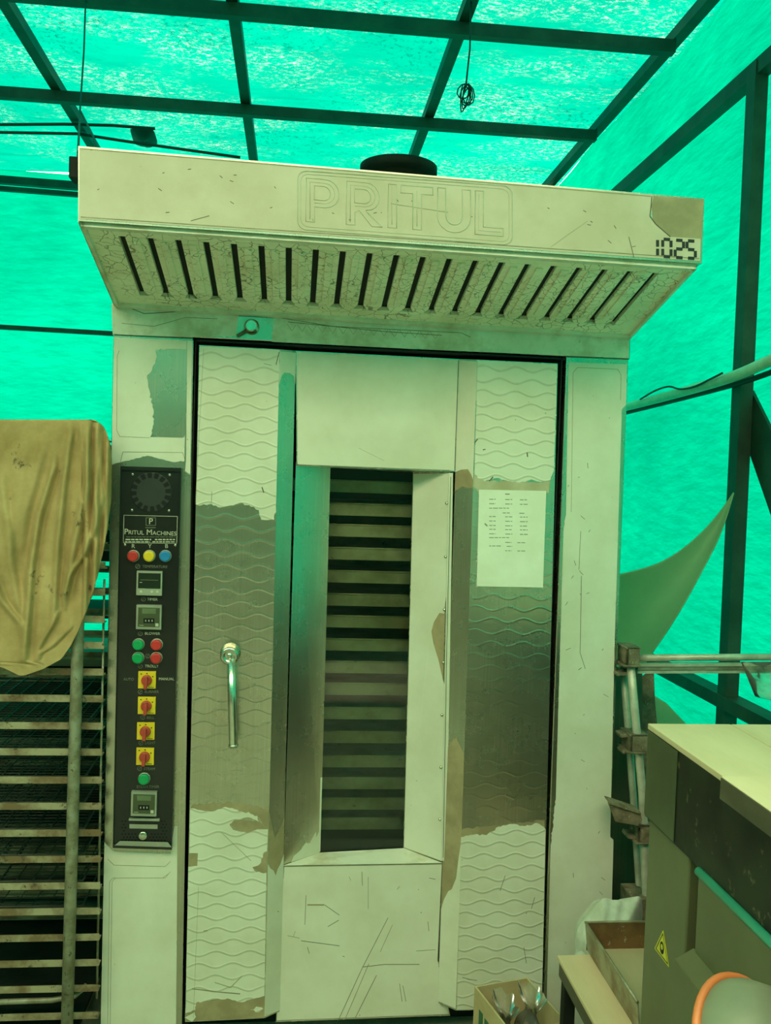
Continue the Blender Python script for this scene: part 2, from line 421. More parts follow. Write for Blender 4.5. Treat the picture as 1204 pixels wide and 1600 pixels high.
# ================================================================== THE SETTING
XW, YB, ZR = 2.2, 3.85, 3.70          # right wall, back wall, roof
XL, YF = -3.2, -6.2
mb = MB(); mb.box(-9, 9, -14, 9, -.05, 0, 'floor_mat'); struct(mb.build('floor'))
def sheet(o, u, v, n, sag, m):
    o, u, v, n = map(Vector, (o, u, v, n)); P = []
    NU, NV = max(2, int(u.length/.12)), max(2, int(v.length/.12))
    for i in range(NU+1):
        row = []
        for j in range(NV+1):
            p = o+u*(i/NU)+v*(j/NV)
            a = i/NU*u.length; b = j/NV*v.length
            row.append(p + n*(sag*(math.sin(a*2.9+1.7*math.sin(b*1.3))*math.sin(b*2.3+.6*a)+.4*math.sin(7.1*a+3*b))))
        P.append(row)
    mb = MB(); mb.grid(P, m); return mb
YO = -1.85                             # the roof ends here; open sky behind the camera
struct(sheet((XL, YO, ZR), (XW+.02-XL, 0, 0), (0, YB-YO, 0), (0, 0, 1), .010, 'tarp_roof').build('ceiling'))
struct(sheet((XL, YF, ZR-.25), (XW+.02-XL, 0, 0), (0, 2.8, 0), (0, 0, 1), .010, 'tarp_roof').build('ceiling'))
struct(sheet((XL, YO, ZR-.25), (XW+.02-XL, 0, 0), (0, 0, .25), (0, 1, 0), .008, 'tarp_wall').build('ceiling'))   # unseen flap added along the roof edge to cut light on the hood
struct(sheet((XW+.02, YF, 0), (0, YB-YF, 0), (0, 0, ZR), (1, 0, 0), .010, 'tarp_wall').build('wall_right'))
struct(sheet((XL, YB, 0), (XW-XL, 0, 0), (0, 0, ZR), (0, 1, 0), .010, 'tarp_wall').build('wall_back'))
struct(sheet((XL, YF, 2.1), (0, YB-YF, 0), (0, 0, ZR-2.1), (1, 0, 0), .010, 'tarp_wall').build('wall_left'))
mb = MB(); mb.box(XL-.1, XL+.0, YF, YB, 0, 2.12, 'plaster'); struct(mb.build('wall_left'))
struct(sheet((XL, YF, 2.25), (XW-XL, 0, 0), (0, 0, 1.2), (0, 1, 0), .010, 'tarp_wall').build('wall_front'))
mb = MB(); mb.box(XL, XW, YF-.15, YF-.05, 0, 2.3, 'plaster'); struct(mb.build('wall_front'))
TN = [0]
def trim(a, b, w=.05, h=.05, m='frame_steel', up=(0, 0, 1)):
    TN[0] += 1; mb = MB(); mb.bar(a, b, w, h, m, up); return struct(mb.build('trim_%d' % TN[0]))
for x in (-2.72, -1.75, -.775, .195, 1.172, 2.115):         # beams running into the depth
    trim((x, YO, ZR-.05), (x, YB-.03, ZR-.05), .05, .05)
for y in (2.29, 1.27, .25, -.77, -1.79):      # purlins across
    trim((XL, y, ZR-.105), (2.10, y-.035, ZR-.105), .045, .055)
def on_wall(px, py): return atX(px, py, XW-.04)
a, b = on_wall(1190, 110), on_wall(968, 294)
zt = (a.z+b.z)/2
trim((XW-.035, -3.6, zt), (XW-.035, YB-.03, zt), .05, .06)               # upper rail of the right wall
a, b = on_wall(1195, 1122), on_wall(1035, 1048)
zb = (a.z+b.z)/2
trim((XW-.035, -3.6, zb), (XW-.035, YB-.03, zb), .07, .05)               # lower rail
p0, p1 = on_wall(1184, 100), on_wall(1136, 1095)
trim((XW-.04, p0.y, zt+.02), (XW-.04, p1.y, zb), .05, .066)
trim((XW-.04, p0.y, zb-.02), (XW-.04, p1.y, 0), .05, .066)
for y in (3.2, -2.0): trim((XW-.04, y, ZR-.08), (XW-.04, y, 0), .05, .06)
p = atY(60, 284, YB-.05); trim((XL, YB-.05, p.z+.02), (XW-.06, YB-.05, p.z-.06), .05, .05)
p = atY(60, 290, YB-.07); trim((XL, YB-.10, p.z-.02), (XW-.06, YB-.10, p.z-.10), .035, .03)
p = atY(80, 516, YB-.05); trim((XL, YB-.05, p.z+.02), (XW-.06, YB-.05, p.z-.03), .035, .03)
for x in (-2.9, -1.75): trim((x, YB-.06, ZR-.08), (x, YB-.06, 0), .05, .05)
# plank leaning on the right wall behind the post
q = [atX(a, b, XW-.012) for a, b in ((1173, 610), (1206, 677), (1206, 812), (1170, 708))]
for k, k0 in ((1, 0), (2, 3)):                       # run both edges on down to the floor
    d = q[k]-q[k0]; q[k] = q[k0]+d*((q[k0].z-.01)/-d.z)
mb = MB(); mb.prism(q, (.012, 0, 0), 'frame_steel'); struct(mb.build('trim_%d' % (TN[0]+1)))

# ================================================================== THE OVEN
oven = thing('rotary_rack_oven', (.75, .75, 0), 'tall steel rack oven with half peeled white film, black control column and overhanging hood', 'oven')
KL = -.0058
def ex(u, z): return u + KL*(z-1.1)
def colquad(u0, u1, z0, z1): return [Vector((ex(u, z), 0, z)) for u, z in ((u0, z0), (u1, z0), (u1, z1), (u0, z1))]
U_L1 = atY(301, 532, 0).x - KL*(2.04-1.1)
U_R0 = atY(884, 563, 0).x - KL*(2.04-1.1)
ZTOP = 2.42
mb = MB(); mb.prism(colquad(0, U_L1, 0, 2.056), (0, 1.5, 0), 'steel'); mb.build('left_column', oven, bevel=.003)
mb = MB(); mb.prism(colquad(U_R0, 1.5, 0, 2.056), (0, 1.5, 0), 'steel'); mb.build('right_column', oven, bevel=.003)
mb = MB(); mb.prism([Vector((ex(u, z), -.003, z)) for u, z in ((-.002, 2.0545), (1.503, 2.0535), (1.503, ZTOP), (-.002, ZTOP))], (0, 1.5, 0), 'steel')
mb.build('header', oven, bevel=.003)
mb = MB(); mb.box(U_L1, U_R0, 1.35, 1.5, 0, 2.05, 'cavity'); mb.box(U_L1, U_R0, .10, 1.36, 0, .06, 'cavity')
mb.box(U_L1+.001, U_L1+.004, .004, 1.36, .06, 2.05, 'cavity'); mb.box(U_R0-.018, U_R0-.015, .004, 1.36, .06, 2.05, 'cavity'); mb.box(U_L1, U_R0, .004, 1.36, 2.045, 2.05, 'cavity')
mb.build('baking_chamber', oven)
# thin edge strips on the columns
mb = MB()
mb.pslab([(291, 531), (302, 532), (284, 1600), (275, 1600)], -.0035, .001, 'steel'); mb.build('edge_strip', oven)

# films on the columns and header (thin sheets on the steel)
YFm = -.0012
mb = MB()
mb.pslab(rag([(178, 527), (291, 532), (291, 546), (262, 545, 1), (243, 546, .5), (244, 560, .8), (238, 574, .7), (229, 590, .5), (234, 612, .8), (238, 636, .8), (240, 662, .8), (234, 683), (286, 684), (291, 676), (290, 720, .6), (270, 722, .3), (230, 712, .3), (190, 722, .4), (174, 726)]), YFm, .0004, 'film')
mb.pslab([(292.5, 532), (300, 532.5), (297, 742), (289, 736), (290.5, 720)], -.0046, -.0033, 'film')
strip_px(mb, [(186, 548), (183, 556), (182, 672), (187, 682), (234, 684)], YFm-.0006, .0012, 'crease')
strip_px(mb, [(188, 722), (192, 706), (285, 707), (288, 716)], YFm-.0006, .0012, 'crease')
mb.build('protective_film', oven)
mb = MB()
mb.pslab(rag([(163, 1316, .7), (176, 1330), (266, 1334), (272, 1292, 1), (277, 1290), (275, 1600), (157, 1612)]), YFm, .0004, 'film')
for o in (0, 4):
    strip_px(mb, [(168+o, 1600), (171+o, 1378), (176+o, 1372), (258-o, 1372), (266-o, 1362+o)], YFm-.0006, .001, 'crease')
strip_px(mb, [(168, 1342), (178, 1352), (258, 1354), (266, 1346)], YFm-.0006, .001, 'crease')
mb.build('protective_film', oven)
mb = MB()
mb.pslab(rag([(888, 566), (979, 569), (978, 632), (971, 640), (960, 1000), (953, 1308, .6), (958, 1312), (950, 1620), (852, 1640), (860, 1320, .5), (868, 1250), (880, 830, .5), (884, 800)]), YFm, .0004, 'film')
for o in (0,):
    strip_px(mb, [(892, 800), (895, 582), (902, 574), (965, 577), (970, 586), (969, 625)], YFm-.0006, .001, 'crease')
strip_px(mb, [(907, 830), (904, 890)], YFm-.0006, .001, 'scratch')
strip_px(mb, [(908, 900), (906, 1020), (914, 1045)], YFm-.0006, .0012, 'scratch')
for k in range(26):
    x, y = random.uniform(885, 945), random.uniform(700, 1560); a = random.uniform(-1.2, 1.2); l = random.uniform(2, 9)
    strip_px(mb, [(x, y), (x+l*math.sin(a), y+l*math.cos(a))], YFm-.0006, .0012, 'scratch')
mb.build('protective_film', oven)
mb = MB()
YH = -.0042
mb.pslab(rag([(174, 474), (374, 484), (368, 526, .6), (300, 527), (176, 523)]), YH, -.0028, 'film_old')
mb.pslab(rag([(428, 487), (982, 517), (982, 560), (640, 545), (424, 534, .6)]), YH, -.0028, 'film_old')
strip_px(mb, [(205, 482), (225, 490), (262, 488), (320, 482)], YH-.0006, .0018, 'scratch')
strip_px(mb, [(190, 505), (240, 510), (290, 496), (340, 498)], YH-.0006, .0014, 'crease')
strip_px(mb, [(440, 497), (520, 510), (600, 514), (720, 520), (735, 527)], YH-.0006, .002, 'crease')
strip_px(mb, [(450, 503), (600, 518), (690, 524)], YH-.0006, .0014, 'scratch')
for k in range(15):
    x = 448+k*16; strip_px(mb, [(x, 506+k*.9), (x+8, 517+k*.9), (x+14, 507+k*.9)], YH-.0006, .0009, 'crease')
strip_px(mb, [(178, 522.5), (300, 528.5)], YH-.0006, .0016, 'scratch'); strip_px(mb, [(882, 557), (982, 561)], YH-.0006, .0016, 'scratch')
mb.build('protective_film', oven)
# hinge bolt
mb = MB(); o = atY(393, 511, -.003)
mb.lathe(o, (0, -1, 0), [(0, .022), (.006, .022), (.007, .018), (.022, .018), (.027, .014)], 'chrome', 24)
mb.bar(atY(388, 514, -.012), atY(370, 525, -.012), .008, .007, 'worn_iron', (0, 1, 0)); mb.build('hinge_bolt', oven)

# ---- hood
HY = -.45
hz = lambda x: -.0125*x/1.5
def hu(v, x):                               # underside point; v 0 front, 1 back
    return Vector((x, HY+.012+(-.012-HY-.012+0.0)*v*1.0 + .012*v, 2.243+hz(x)-.110*v))
hood_px = [(122, 228), (1100, 310), (1096, 412), (122, 345)]
mb = MB()
mb.prism([atY(a, b, HY) for a, b in hood_px], (0, .012, 0), 'steel')
c = [atY(a, b, HY) for a, b in hood_px]
mb.prism([c[0]+Vector((0, .012, -.002)), c[1]+Vector((0, .012, -.002)), Vector((c[1].x, .35, c[1].z-.002)), Vector((c[0].x, .35, c[0].z-.002))], (0, 0, -.004), 'steel')
for xs, s in ((c[0].x+.0005, 1), (c[1].x-.0005, -1)):
    zt_, zb_ = (c[0].z, c[3].z) if s == 1 else (c[1].z, c[2].z)
    mb.prism([(xs, HY+.012, zt_-.006), (xs, HY+.012, zb_), (xs, -.006, zb_-.112), (xs, -.006, zt_-.006)], (.006*s, 0, 0), 'steel')
mb.build('hood', oven)
hood = bpy.data.objects['hood']
mb = MB()
hf = [atY(a, b, HY-.0012) for a, b in rag([(124, 231), (1021, 305), (1017, 322, .6), (1016, 338, .6), (1024, 350, .6), (1047, 370), (1094, 373), (1093, 408), (124, 342)])]
mb.prism(hf, (0, .0011, 0), 'film_hood')
YHf = HY-.0018
strip_px(mb, [(126, 232), (1020, 307)], YHf, .0016, 'crease'); strip_px(mb, [(126, 339), (1092, 404)], YHf, .002, 'crease')
strip_px(mb, [(1018, 308), (1015, 338), (1024, 350), (1047, 370)], YHf, .0022, 'scratch')
strip_px(mb, [(298, 345), (327, 337)], YHf, .0012, 'scratch'); strip_px(mb, [(982, 370), (990, 402)], YHf, .0014, 'scratch')
strip_px(mb, [(860, 386), (918, 345)], YHf, .0008, 'crease'); strip_px(mb, [(610, 318), (700, 332)], YHf, .0009, 'crease')
for k in range(26):
    x, y = random.uniform(135, 1000), 0; y = 250+(x-122)*.084+random.uniform(0, 80)
    strip_px(mb, [(x, y), (x+random.uniform(1, 6), y+random.uniform(-2, 5))], YHf, .0014, 'scratch')
mb.build('protective_film', hood)
mb = MB(); mb.prism([atY(a, b, HY-.0004) for a, b in ((1016, 306), (1099, 312), (1096, 374), (1046, 371), (1020, 345))], (0, .0003, 0), 'adhesive'); mb.build('glue_residue', hood)
# embossed name in its rounded frame
mb = MB()
def loop_px(pts, closed=True, r=.0015):
    mb.tube([atY(a, b, HY-.0013) for a, b in pts], r, 'emboss', 5, closed=closed)
def skew(x, y): return (x, y+.075*(x-465))
def rrect(x0, y0, x1, y1, r):
    o = []
    for cx, cy, a0 in ((x1-r, y0+r, -90), (x1-r, y1-r, 0), (x0+r, y1-r, 90), (x0+r, y0+r, 180)):
        for k in range(5):
            a = math.radians(a0+k*22.5); o.append(skew(cx+r*math.cos(a), cy+r*math.sin(a)))
    return o
loop_px(rrect(465, 266, 800, 358, 14)); loop_px(rrect(470, 271, 795, 353, 11), r=.001)
T0, T1 = 277, 345
def arc(cx, cy, rx, ry, a0, a1, n=8): return [(cx+rx*math.cos(math.radians(a0+(a1-a0)*k/n)), cy+ry*math.sin(math.radians(a0+(a1-a0)*k/n))) for k in range(n+1)]
def L(pts, **k): loop_px([skew(*p) for p in pts], **k)
def P_outline(x, leg=False):
    L([(x, T0)]+arc(x+30, T0+22, 22, 22, -90, 90)+([(x+56, T1), (x+40, T1), (x+20, T0+44)] if leg else [(x+13, T0+44)])+([(x+13, T0+48)] if leg else [])+[(x+13, T1), (x, T1)])
    L([(x+13, T0+11)]+arc(x+28, T0+22, 10, 11, -90, 90)+[(x+13, T0+33)])
    L([(x+6, T1-4), (x+6, T0+6)]+arc(x+29, T0+22, 16, 16, -90, 90)+[(x+13, T0+38)], closed=False, r=.0009)
P_outline(478); P_outline(541, True)
L([(606, T0), (619, T0), (619, T1), (606, T1)]); L([(612, T0+5), (612, T1-5)], closed=False, r=.0009)
L([(626, T0), (676, T0), (676, T0+12), (658, T0+12), (658, T1), (645, T1), (645, T0+12), (626, T0+12)]); L([(651, T0+7), (651, T1-5)], closed=False, r=.0009)
L([(683, T0), (696, T0)]+[(696, T1-28)]+arc(709, T1-26, 13, 14, 180, 0)[1:-1]+[(722, T1-28), (722, T0), (735, T0), (735, T1-24)]+arc(709, T1-24, 26, 24, 0, 180)[1:-1]+[(683, T1-24)])
L([(742, T0), (755, T0), (755, T1-12), (786, T1-12), (786, T1), (742, T1)]); L([(748, T0+5), (748, T1-6), (782, T1-6)], closed=False, r=.0009)
o_ = mb.build('embossed_lettering', hood)
# number in marker: 1025
mb = MB()
SEG = {'1': 'bc', '0': 'abcdef', '2': 'abged', '5': 'afgcd'}
def seg7(ch, x, y, w=13, h=27):
    k = .068
    P = {'a': ((x, y), (x+w, y+k*w)), 'g': ((x, y+h/2), (x+w, y+h/2+k*w)), 'd': ((x, y+h), (x+w, y+h+k*w)),
         'f': ((x, y), (x, y+h/2)), 'e': ((x, y+h/2), (x, y+h)), 'b': ((x+w, y+k*w), (x+w, y+h/2+k*w)), 'c': ((x+w, y+h/2+k*w), (x+w, y+h+k*w))}
    for s in SEG[ch]:
        (ax, ay), (bx, by) = P[s]; dx, dy = (bx-ax)*.12, (by-ay)*.12
        strip_px(mb, [(ax+dx, ay+dy), (bx-dx, by-dy)], YHf-.0004, .0075, 'marker_ink')
seg7('1', 1014, 372.5); seg7('0', 1035, 373.5); seg7('2', 1054.5, 375); seg7('5', 1073, 376)
mb.build('marker_number', hood)
# underside: dark filter box with film covered baffles and 21 slots between them
def ray_under(px, py):
    O = hu(0, .75); n = (hu(0, 1.5)-hu(0, 0)).cross(hu(1, .75)-hu(0, .75)); d = ray(px, py)
    return CAM + d*((O-CAM).dot(n)/d.dot(n))
pf, pl = ray_under(195, 368), ray_under(1023, 428); qf, ql = ray_under(218, 462), ray_under(955, 507)
def vof(p): return (p.y-hu(0, .75).y)/(hu(1, .75).y-hu(0, .75).y)
v0, v1 = (vof(pf)+vof(pl))/2, (vof(qf)+vof(ql))/2
NU = (hu(0, 1.5)-hu(0, 0)).cross(hu(1, .75)-hu(0, .75)).normalized()
if NU.z > 0: NU = -NU
x0a, x1a = (pf.x+qf.x)/2, (pl.x+ql.x)/2
pitch = (x1a-x0a)/20
xl, xr = c[0].x+.007, c[1].x-.007
mb = MB()
mb.prism([hu(0, xl)-NU*.014, hu(0, xr)-NU*.014, hu(1, xr)-NU*.014, hu(1, xl)-NU*.014], -NU*.003, 'cavity')
# rim around the baffles
def band(xa, xb, va, vb, m='film_crack', t=.012, mbx=None):
    (mbx or mb).prism([hu(va, xa)-NU*t, hu(va, xb)-NU*t, hu(vb, xb)-NU*t, hu(vb, xa)-NU*t], NU*t, m)
band(xl, xr, 0, v0); band(xl, xr, v1, .985); band(xl, x0a-.008, v0, v1); band(x1a+.008, xr, v0, v1)
for s in (0, 1):
    xs = (xl+.004) if s == 0 else (xr-.004)
    mb.prism([hu(0, xs-.004), hu(0, xs+.004), hu(1, xs+.004), hu(1, xs-.004)], NU*.010, 'film_old')
mb.prism([hu(0, xl), hu(0, xr), hu(.03, xr), hu(.03, xl)], NU*.010, 'film_old')
mb.prism([hu(.955, xl), hu(.955, xr), hu(.985, xr), hu(.985, xl)], NU*.010, 'film_old')
mb.build('filter_frame', hood)
mb = MB()
for i in range(20):
    a, b = x0a+pitch*i+.0075, x0a+pitch*(i+1)-.0075
    if i == 19: a2, b2 = a, b
    pts = [hu(v0, a), hu(v0, b), hu(v1-.06, b), hu(v1, b-.011), hu(v1, a+.011), hu(v1-.06, a)]
    mb.prism([p-NU*.012 for p in pts], NU*.013, 'film_crack')
    mb.prism([hu(v0+.03, a+.016), hu(v0+.03, b-.016), hu(v1-.09, b-.016), hu(v1-.09, a+.016)], NU*.006, 'film_crack')
mb.build('baffles', hood, bevel=.002)
# blower on top, gland box on the hood side
mb = MB(); o = atY(622, 275, .32); o.z = ZTOP
zt2 = atY(622, 256, .32).z
mb.lathe(o, (0, 0, 1), [(0, .10), (zt2-ZTOP-.04, .10), (zt2-ZTOP-.038, .125), (zt2-ZTOP-.012, .125), (zt2-ZTOP, .09)], 'dark_iron', 40)
mb.build('exhaust_fan', oven)
mb = MB(); o = atY(117, 263, HY+.06); mb.box(o.x-.012, c[0].x-.0005, HY+.05, HY+.10, o.z-.025, o.z+.025, 'dark_iron'); tag(mb.build('cable_gland', bevel=.002), 'small black cable gland box on the left end of the oven hood', 'gland')

# ---- control panel
YP = -.022
cp_px = [(188, 728), (283, 731), (268, 1328), (176, 1325)]
mb = MB()
mb.pslab(cp_px, YP+.006, .0, 'panel_black')
P4 = [atY(a, b, YP) for a, b in cp_px]
cen = sum(P4, Vector())/4
for i in range(4):
    a, b = P4[i], P4[(i+1) % 4]; ia, ib = a+(cen-a).normalized()*.011, b+(cen-b).normalized()*.011
    off = Vector((0, .010, 0))
    mb.prism([a, b, ib, ia], off, 'panel_black')
mb.pslab([(187, 1314), (262, 1316), (268, 1324), (179, 1321)], YP-.0008, YP, 'bezel_grey')
panel = mb.build('control_panel', oven, bevel=.0015)
panel['label'] = 'black control panel'
YQ = YP+.006
def pp(x, y, dy=0.0): return atY(x, y, YQ-dy)
mb = MB()                                           # cooling fan
o = pp(236, 769); mb.lathe(o, (0, -1, 0), [(0, .057), (.0012, .057), (.002, .054)], 'fan_black', 40)
for k in range(16):
    a = 2*math.pi*k/16+.1
    d = Vector((math.cos(a), 0, math.sin(a))); t = Vector((-math.sin(a), 0, math.cos(a)))
    A, B = o+d*.040+Vector((0, -.0022, 0)), o+d*.055+Vector((0, -.0022, 0))
    mb.prism([A-t*.0052, B-t*.0066, B+t*.0066, A+t*.0052], (0, .001, 0), 'panel_slot')
mb.build('fan_grille', panel)
for x, y in ((207, 741), (265, 742), (206, 797), (264, 798), (195, 851), (274, 852)):
    mb = MB(); mb.lathe(pp(x, y), (0, -1, 0), [(0, .0045), (.0015, .0045), (.003, .002)], 'chrome', 12); mb.build('screw', panel)
mb = MB()                                           # maker's plate
for a, b in (((193.5, 805), (277, 807)), ((277, 807), (276, 849)), ((276, 849), (192.5, 848)), ((192.5, 848), (193.5, 805))):
    strip_px(mb, [a, b], YQ-.001, .0012, 'print_cream')
for a, b in (((228, 809), (243, 809)), ((243, 809), (243, 821)), ((243, 821), (228, 821)), ((228, 821), (228, 809))):
    strip_px(mb, [a, b], YQ-.001, .0015, 'print_dim')
mb.text('P', pp(235.5, 815), .024, 'print_cream', .0009)
strip_px(mb, [(227, 824.5), (243, 824.5)], YQ-.001, .0022, 'print_dim')
mb.text('Pritul Machines', pp(235, 832), .0222, 'print_cream', .0009, small=True)
def dashes(x0, x1, y, w, m, yp):
    x = x0
    while x < x1:
        l = random.uniform(3, 8); strip_px(mb, [(x, y), (min(x+l, x1), y+.1)], yp, w, m); x += l+1.4
dashes(197, 274, 839, .0018, 'print_dim', YQ-.001); dashes(196, 236, 843, .0036, 'print_cream', YQ-.001); dashes(242, 274, 843, .0036, 'print_cream', YQ-.001)
dashes(195, 234, 846.5, .0028, 'print_cream', YQ-.001); dashes(238, 274, 846.5, .0028, 'print_cream', YQ-.001)
mb.build('maker_plate', panel)
def legend(s, x, y, size, m='print_cream'):
    mb = MB(); mb.text(s, pp(x, y), size, m, .0008); return mb.build('legend', panel)
for s, x in (('R', 208), ('Y', 234), ('B', 260)): legend(s, x, 853.5, .0165)
def button(name, x, y, m, r=.0155, h=.010):
    mb = MB(); o = pp(x, y)
    mb.lathe(o, (0, -1, 0), [(0, r*1.12), (.004, r*1.12), (.005, r)], 'bezel_grey', 24)
    mb.lathe(o+Vector((0, -.004, 0)), (0, -1, 0), [(0, r*.98), (h, r*.98), (h+.0025, r*.8), (h+.0015, r*.55), (h+.002, 0)], m, 24)
    return mb.build(name, panel)
for x, m, nm in ((208.5, 'red_plastic', 'red'), (233.5, 'yellow_plastic', 'yellow'), (258.5, 'blue_plastic', 'blue')):
    button('indicator_lamp', x, 868.5, m)['label'] = nm + ' indicator lamp'
legend('TEMPERATURE', 242, 885.5, .0106, 'print_dim')
legend('TIMER', 238, 936.5, .0106); legend('BLOWER', 238, 990, .0106); legend('TROLLY', 237, 1041, .0106)
legend('AUTO', 201, 1061.5, .0106, 'print_dim'); legend('MANUAL', 260, 1061, .0106)
legend('BURNER', 237, 1081, .0106, 'print_dim'); legend('BELL', 235, 1121.5, .0106, 'print_dim')
legend('LIGHT', 234.5, 1161, .0106, 'print_dim'); legend('STEAM', 233.5, 1201.5, .0106, 'print_dim'); legend('STEAM TIMER', 231, 1229.5, .0106, 'print_dim')
for x, y in ((215, 885), (224, 936), (219, 990), (219, 1041), (219, 1081), (223, 1121), (220, 1161), (218, 1201), (230.5, 1025)):
    mb = MB(); o = pp(x, y, .0006); mb.tube([o+Vector((math.cos(a)*.006, 0, math.sin(a)*.006)) for a in [k*math.pi/6 for k in range(12)]], .0009, 'print_dim', 4, closed=True)
    strip_px(mb, [(x-1.5, y+1.5), (x+1.5, y-1.5)], YQ-.001, .0014, 'print_dim'); mb.build('printed_symbol', panel)
mb = MB()                                           # temperature controller
mb.pslab([(213.5, 892), (253.5, 893), (252.5, 931), (212.5, 930)], YQ-.014, YQ, 'bezel_grey')
mb.pslab([(216, 895), (251, 896), (250.5, 920), (215.3, 919)], YQ-.0152, YQ-.013, 'screen_dark')
for x in (220, 237, 245.5): mb.lathe(atY(x, 924.5, YQ-.014), (0, -1, 0), [(0, .0038), (.0015, .0034)], 'print_cream', 10)
strip_px(mb, [(219, 906), (247, 906.7)], YQ-.0158, .0012, 'print_dim'); strip_px(mb, [(218, 910), (222, 910)], YQ-.0158, .0016, 'print_cream')
mb.build('temperature_display', panel, bevel=.0008)
def timer(q, nm='timer'):
    mb = MB(); (x0, y0), (x1, y1) = q
    mb.pslab([(x0, y0), (x1, y0+1), (x1-1, y1), (x0-1, y1-1)], YQ-.014, YQ, 'bezel_grey')
    mb.pslab([(x0+3, y0+4), (x1-3, y0+5), (x1-4, y1-4), (x0+2, y1-5)], YQ-.0152, YQ-.013, 'machine_green')
    mb.pslab([(x0+9, y0+6), (x1-9, y0+6.5), (x1-9, y0+14.5), (x0+9, y0+14)], YQ-.0162, YQ-.015, 'screen_lcd')
    mb.pslab([(x0+11, y0+21), (x0+28, y0+21.4), (x0+28, y0+29), (x0+11, y0+28.6)], YQ-.0162, YQ-.015, 'panel_slot')
    for k in range(3): strip_px(mb, [(x0+14.5+k*5, y0+23.5), (x0+14.5+k*5, y0+26.5)], YQ-.0168, .003, 'print_cream')
    strip_px(mb, [(x0+4, y1-7), (x0+11, y1-6.8)], YQ-.0158, .0014, 'print_cream')
    mb.pslab([(x1-10, y1-10), (x1-5, y1-10), (x1-5, y1-5), (x1-10, y1-5)], YQ-.016, YQ-.015, 'print_cream')
    return mb.build(nm, panel, bevel=.0008)
timer(((213, 945), (252.5, 984)))
for x, y, m, nm in ((216.5, 1006.5, 'green_plastic', 'green'), (245, 1006.8, 'red_plastic', 'red'), (216, 1027.5, 'green_plastic', 'green'), (244.5, 1027.5, 'red_plastic', 'red')):
    button('push_button', x, y, m)['label'] = nm + ' push button'
for x, y in ((229.5, 1062), (229, 1102), (227.5, 1142), (226.5, 1181.5)):
    mb = MB()
    mb.pslab([(x-13.5, y-13), (x+14, y-12.7), (x+13.5, y+14), (x-14, y+13.7)], YQ-.006, YQ, 'yellow_plastic')
    o = atY(x-.5, y+1, YQ-.006)
    mb.lathe(o, (0, -1, 0), [(0, .0155), (.008, .0145), (.009, .012)], 'red_knob', 20)
    mb.bar(o+Vector((0, -.013, .012)), o+Vector((-.001, -.013, -.022)), .009, .012, 'red_knob', (0, 1, 0))
    for dx, dy in ((-9, -9), (0, -10), (9, -5)): strip_px(mb, [(x+dx-1, y+dy), (x+dx+1, y+dy+.6)], YQ-.0068, .003, 'panel_slot')
    strip_px(mb, [(x+2, y+12), (x+11, y+12.2)], YQ-.0068, .0014, 'panel_slot')
    mb.build('rotary_switch', panel, bevel=.0012)['label'] = 'yellow rotary switch with red knob'
button('push_button', 225.5, 1216, 'green_plastic')['label'] = 'green push button'
timer(((205, 1237), (245, 1276)), 'steam_timer')
mb = MB()                                           # latch, lock, perforated plate
mb.pslab([(201, 1279.5), (249, 1280.5), (249, 1283.5), (201, 1282.5)], YQ-.012, YQ, 'bezel_grey')
mb.pslab([(202, 1288), (246, 1288.8), (246, 1295.5), (202, 1294.5)], YQ-.003, YQ, 'bezel_grey')
mb.build('pull_latch', panel, bevel=.0006)
mb = MB(); o = pp(223.5, 1305)
mb.lathe(o, (0, -1, 0), [(0, .0125), (.006, .0125), (.008, .010), (.007, .006), (.009, .004)], 'chrome', 24); mb.build('key_lock', panel)
for side in (0, 1):
    mb = MB()
    for r in range(7):
        for k in range(14):
            x = 191+k*5.1+(r % 2)*2.5; y = 1283+r*5
            if (198 < x < 250 and y < 1299) or 214 < x < 233 or (x > 224) != side: continue
            mb.lathe(pp(x, y), (0, -1, 0), [(0, .0028), (.0006, .0028)], 'panel_slot', 6, False)
    mb.build('perforated_grille', panel)

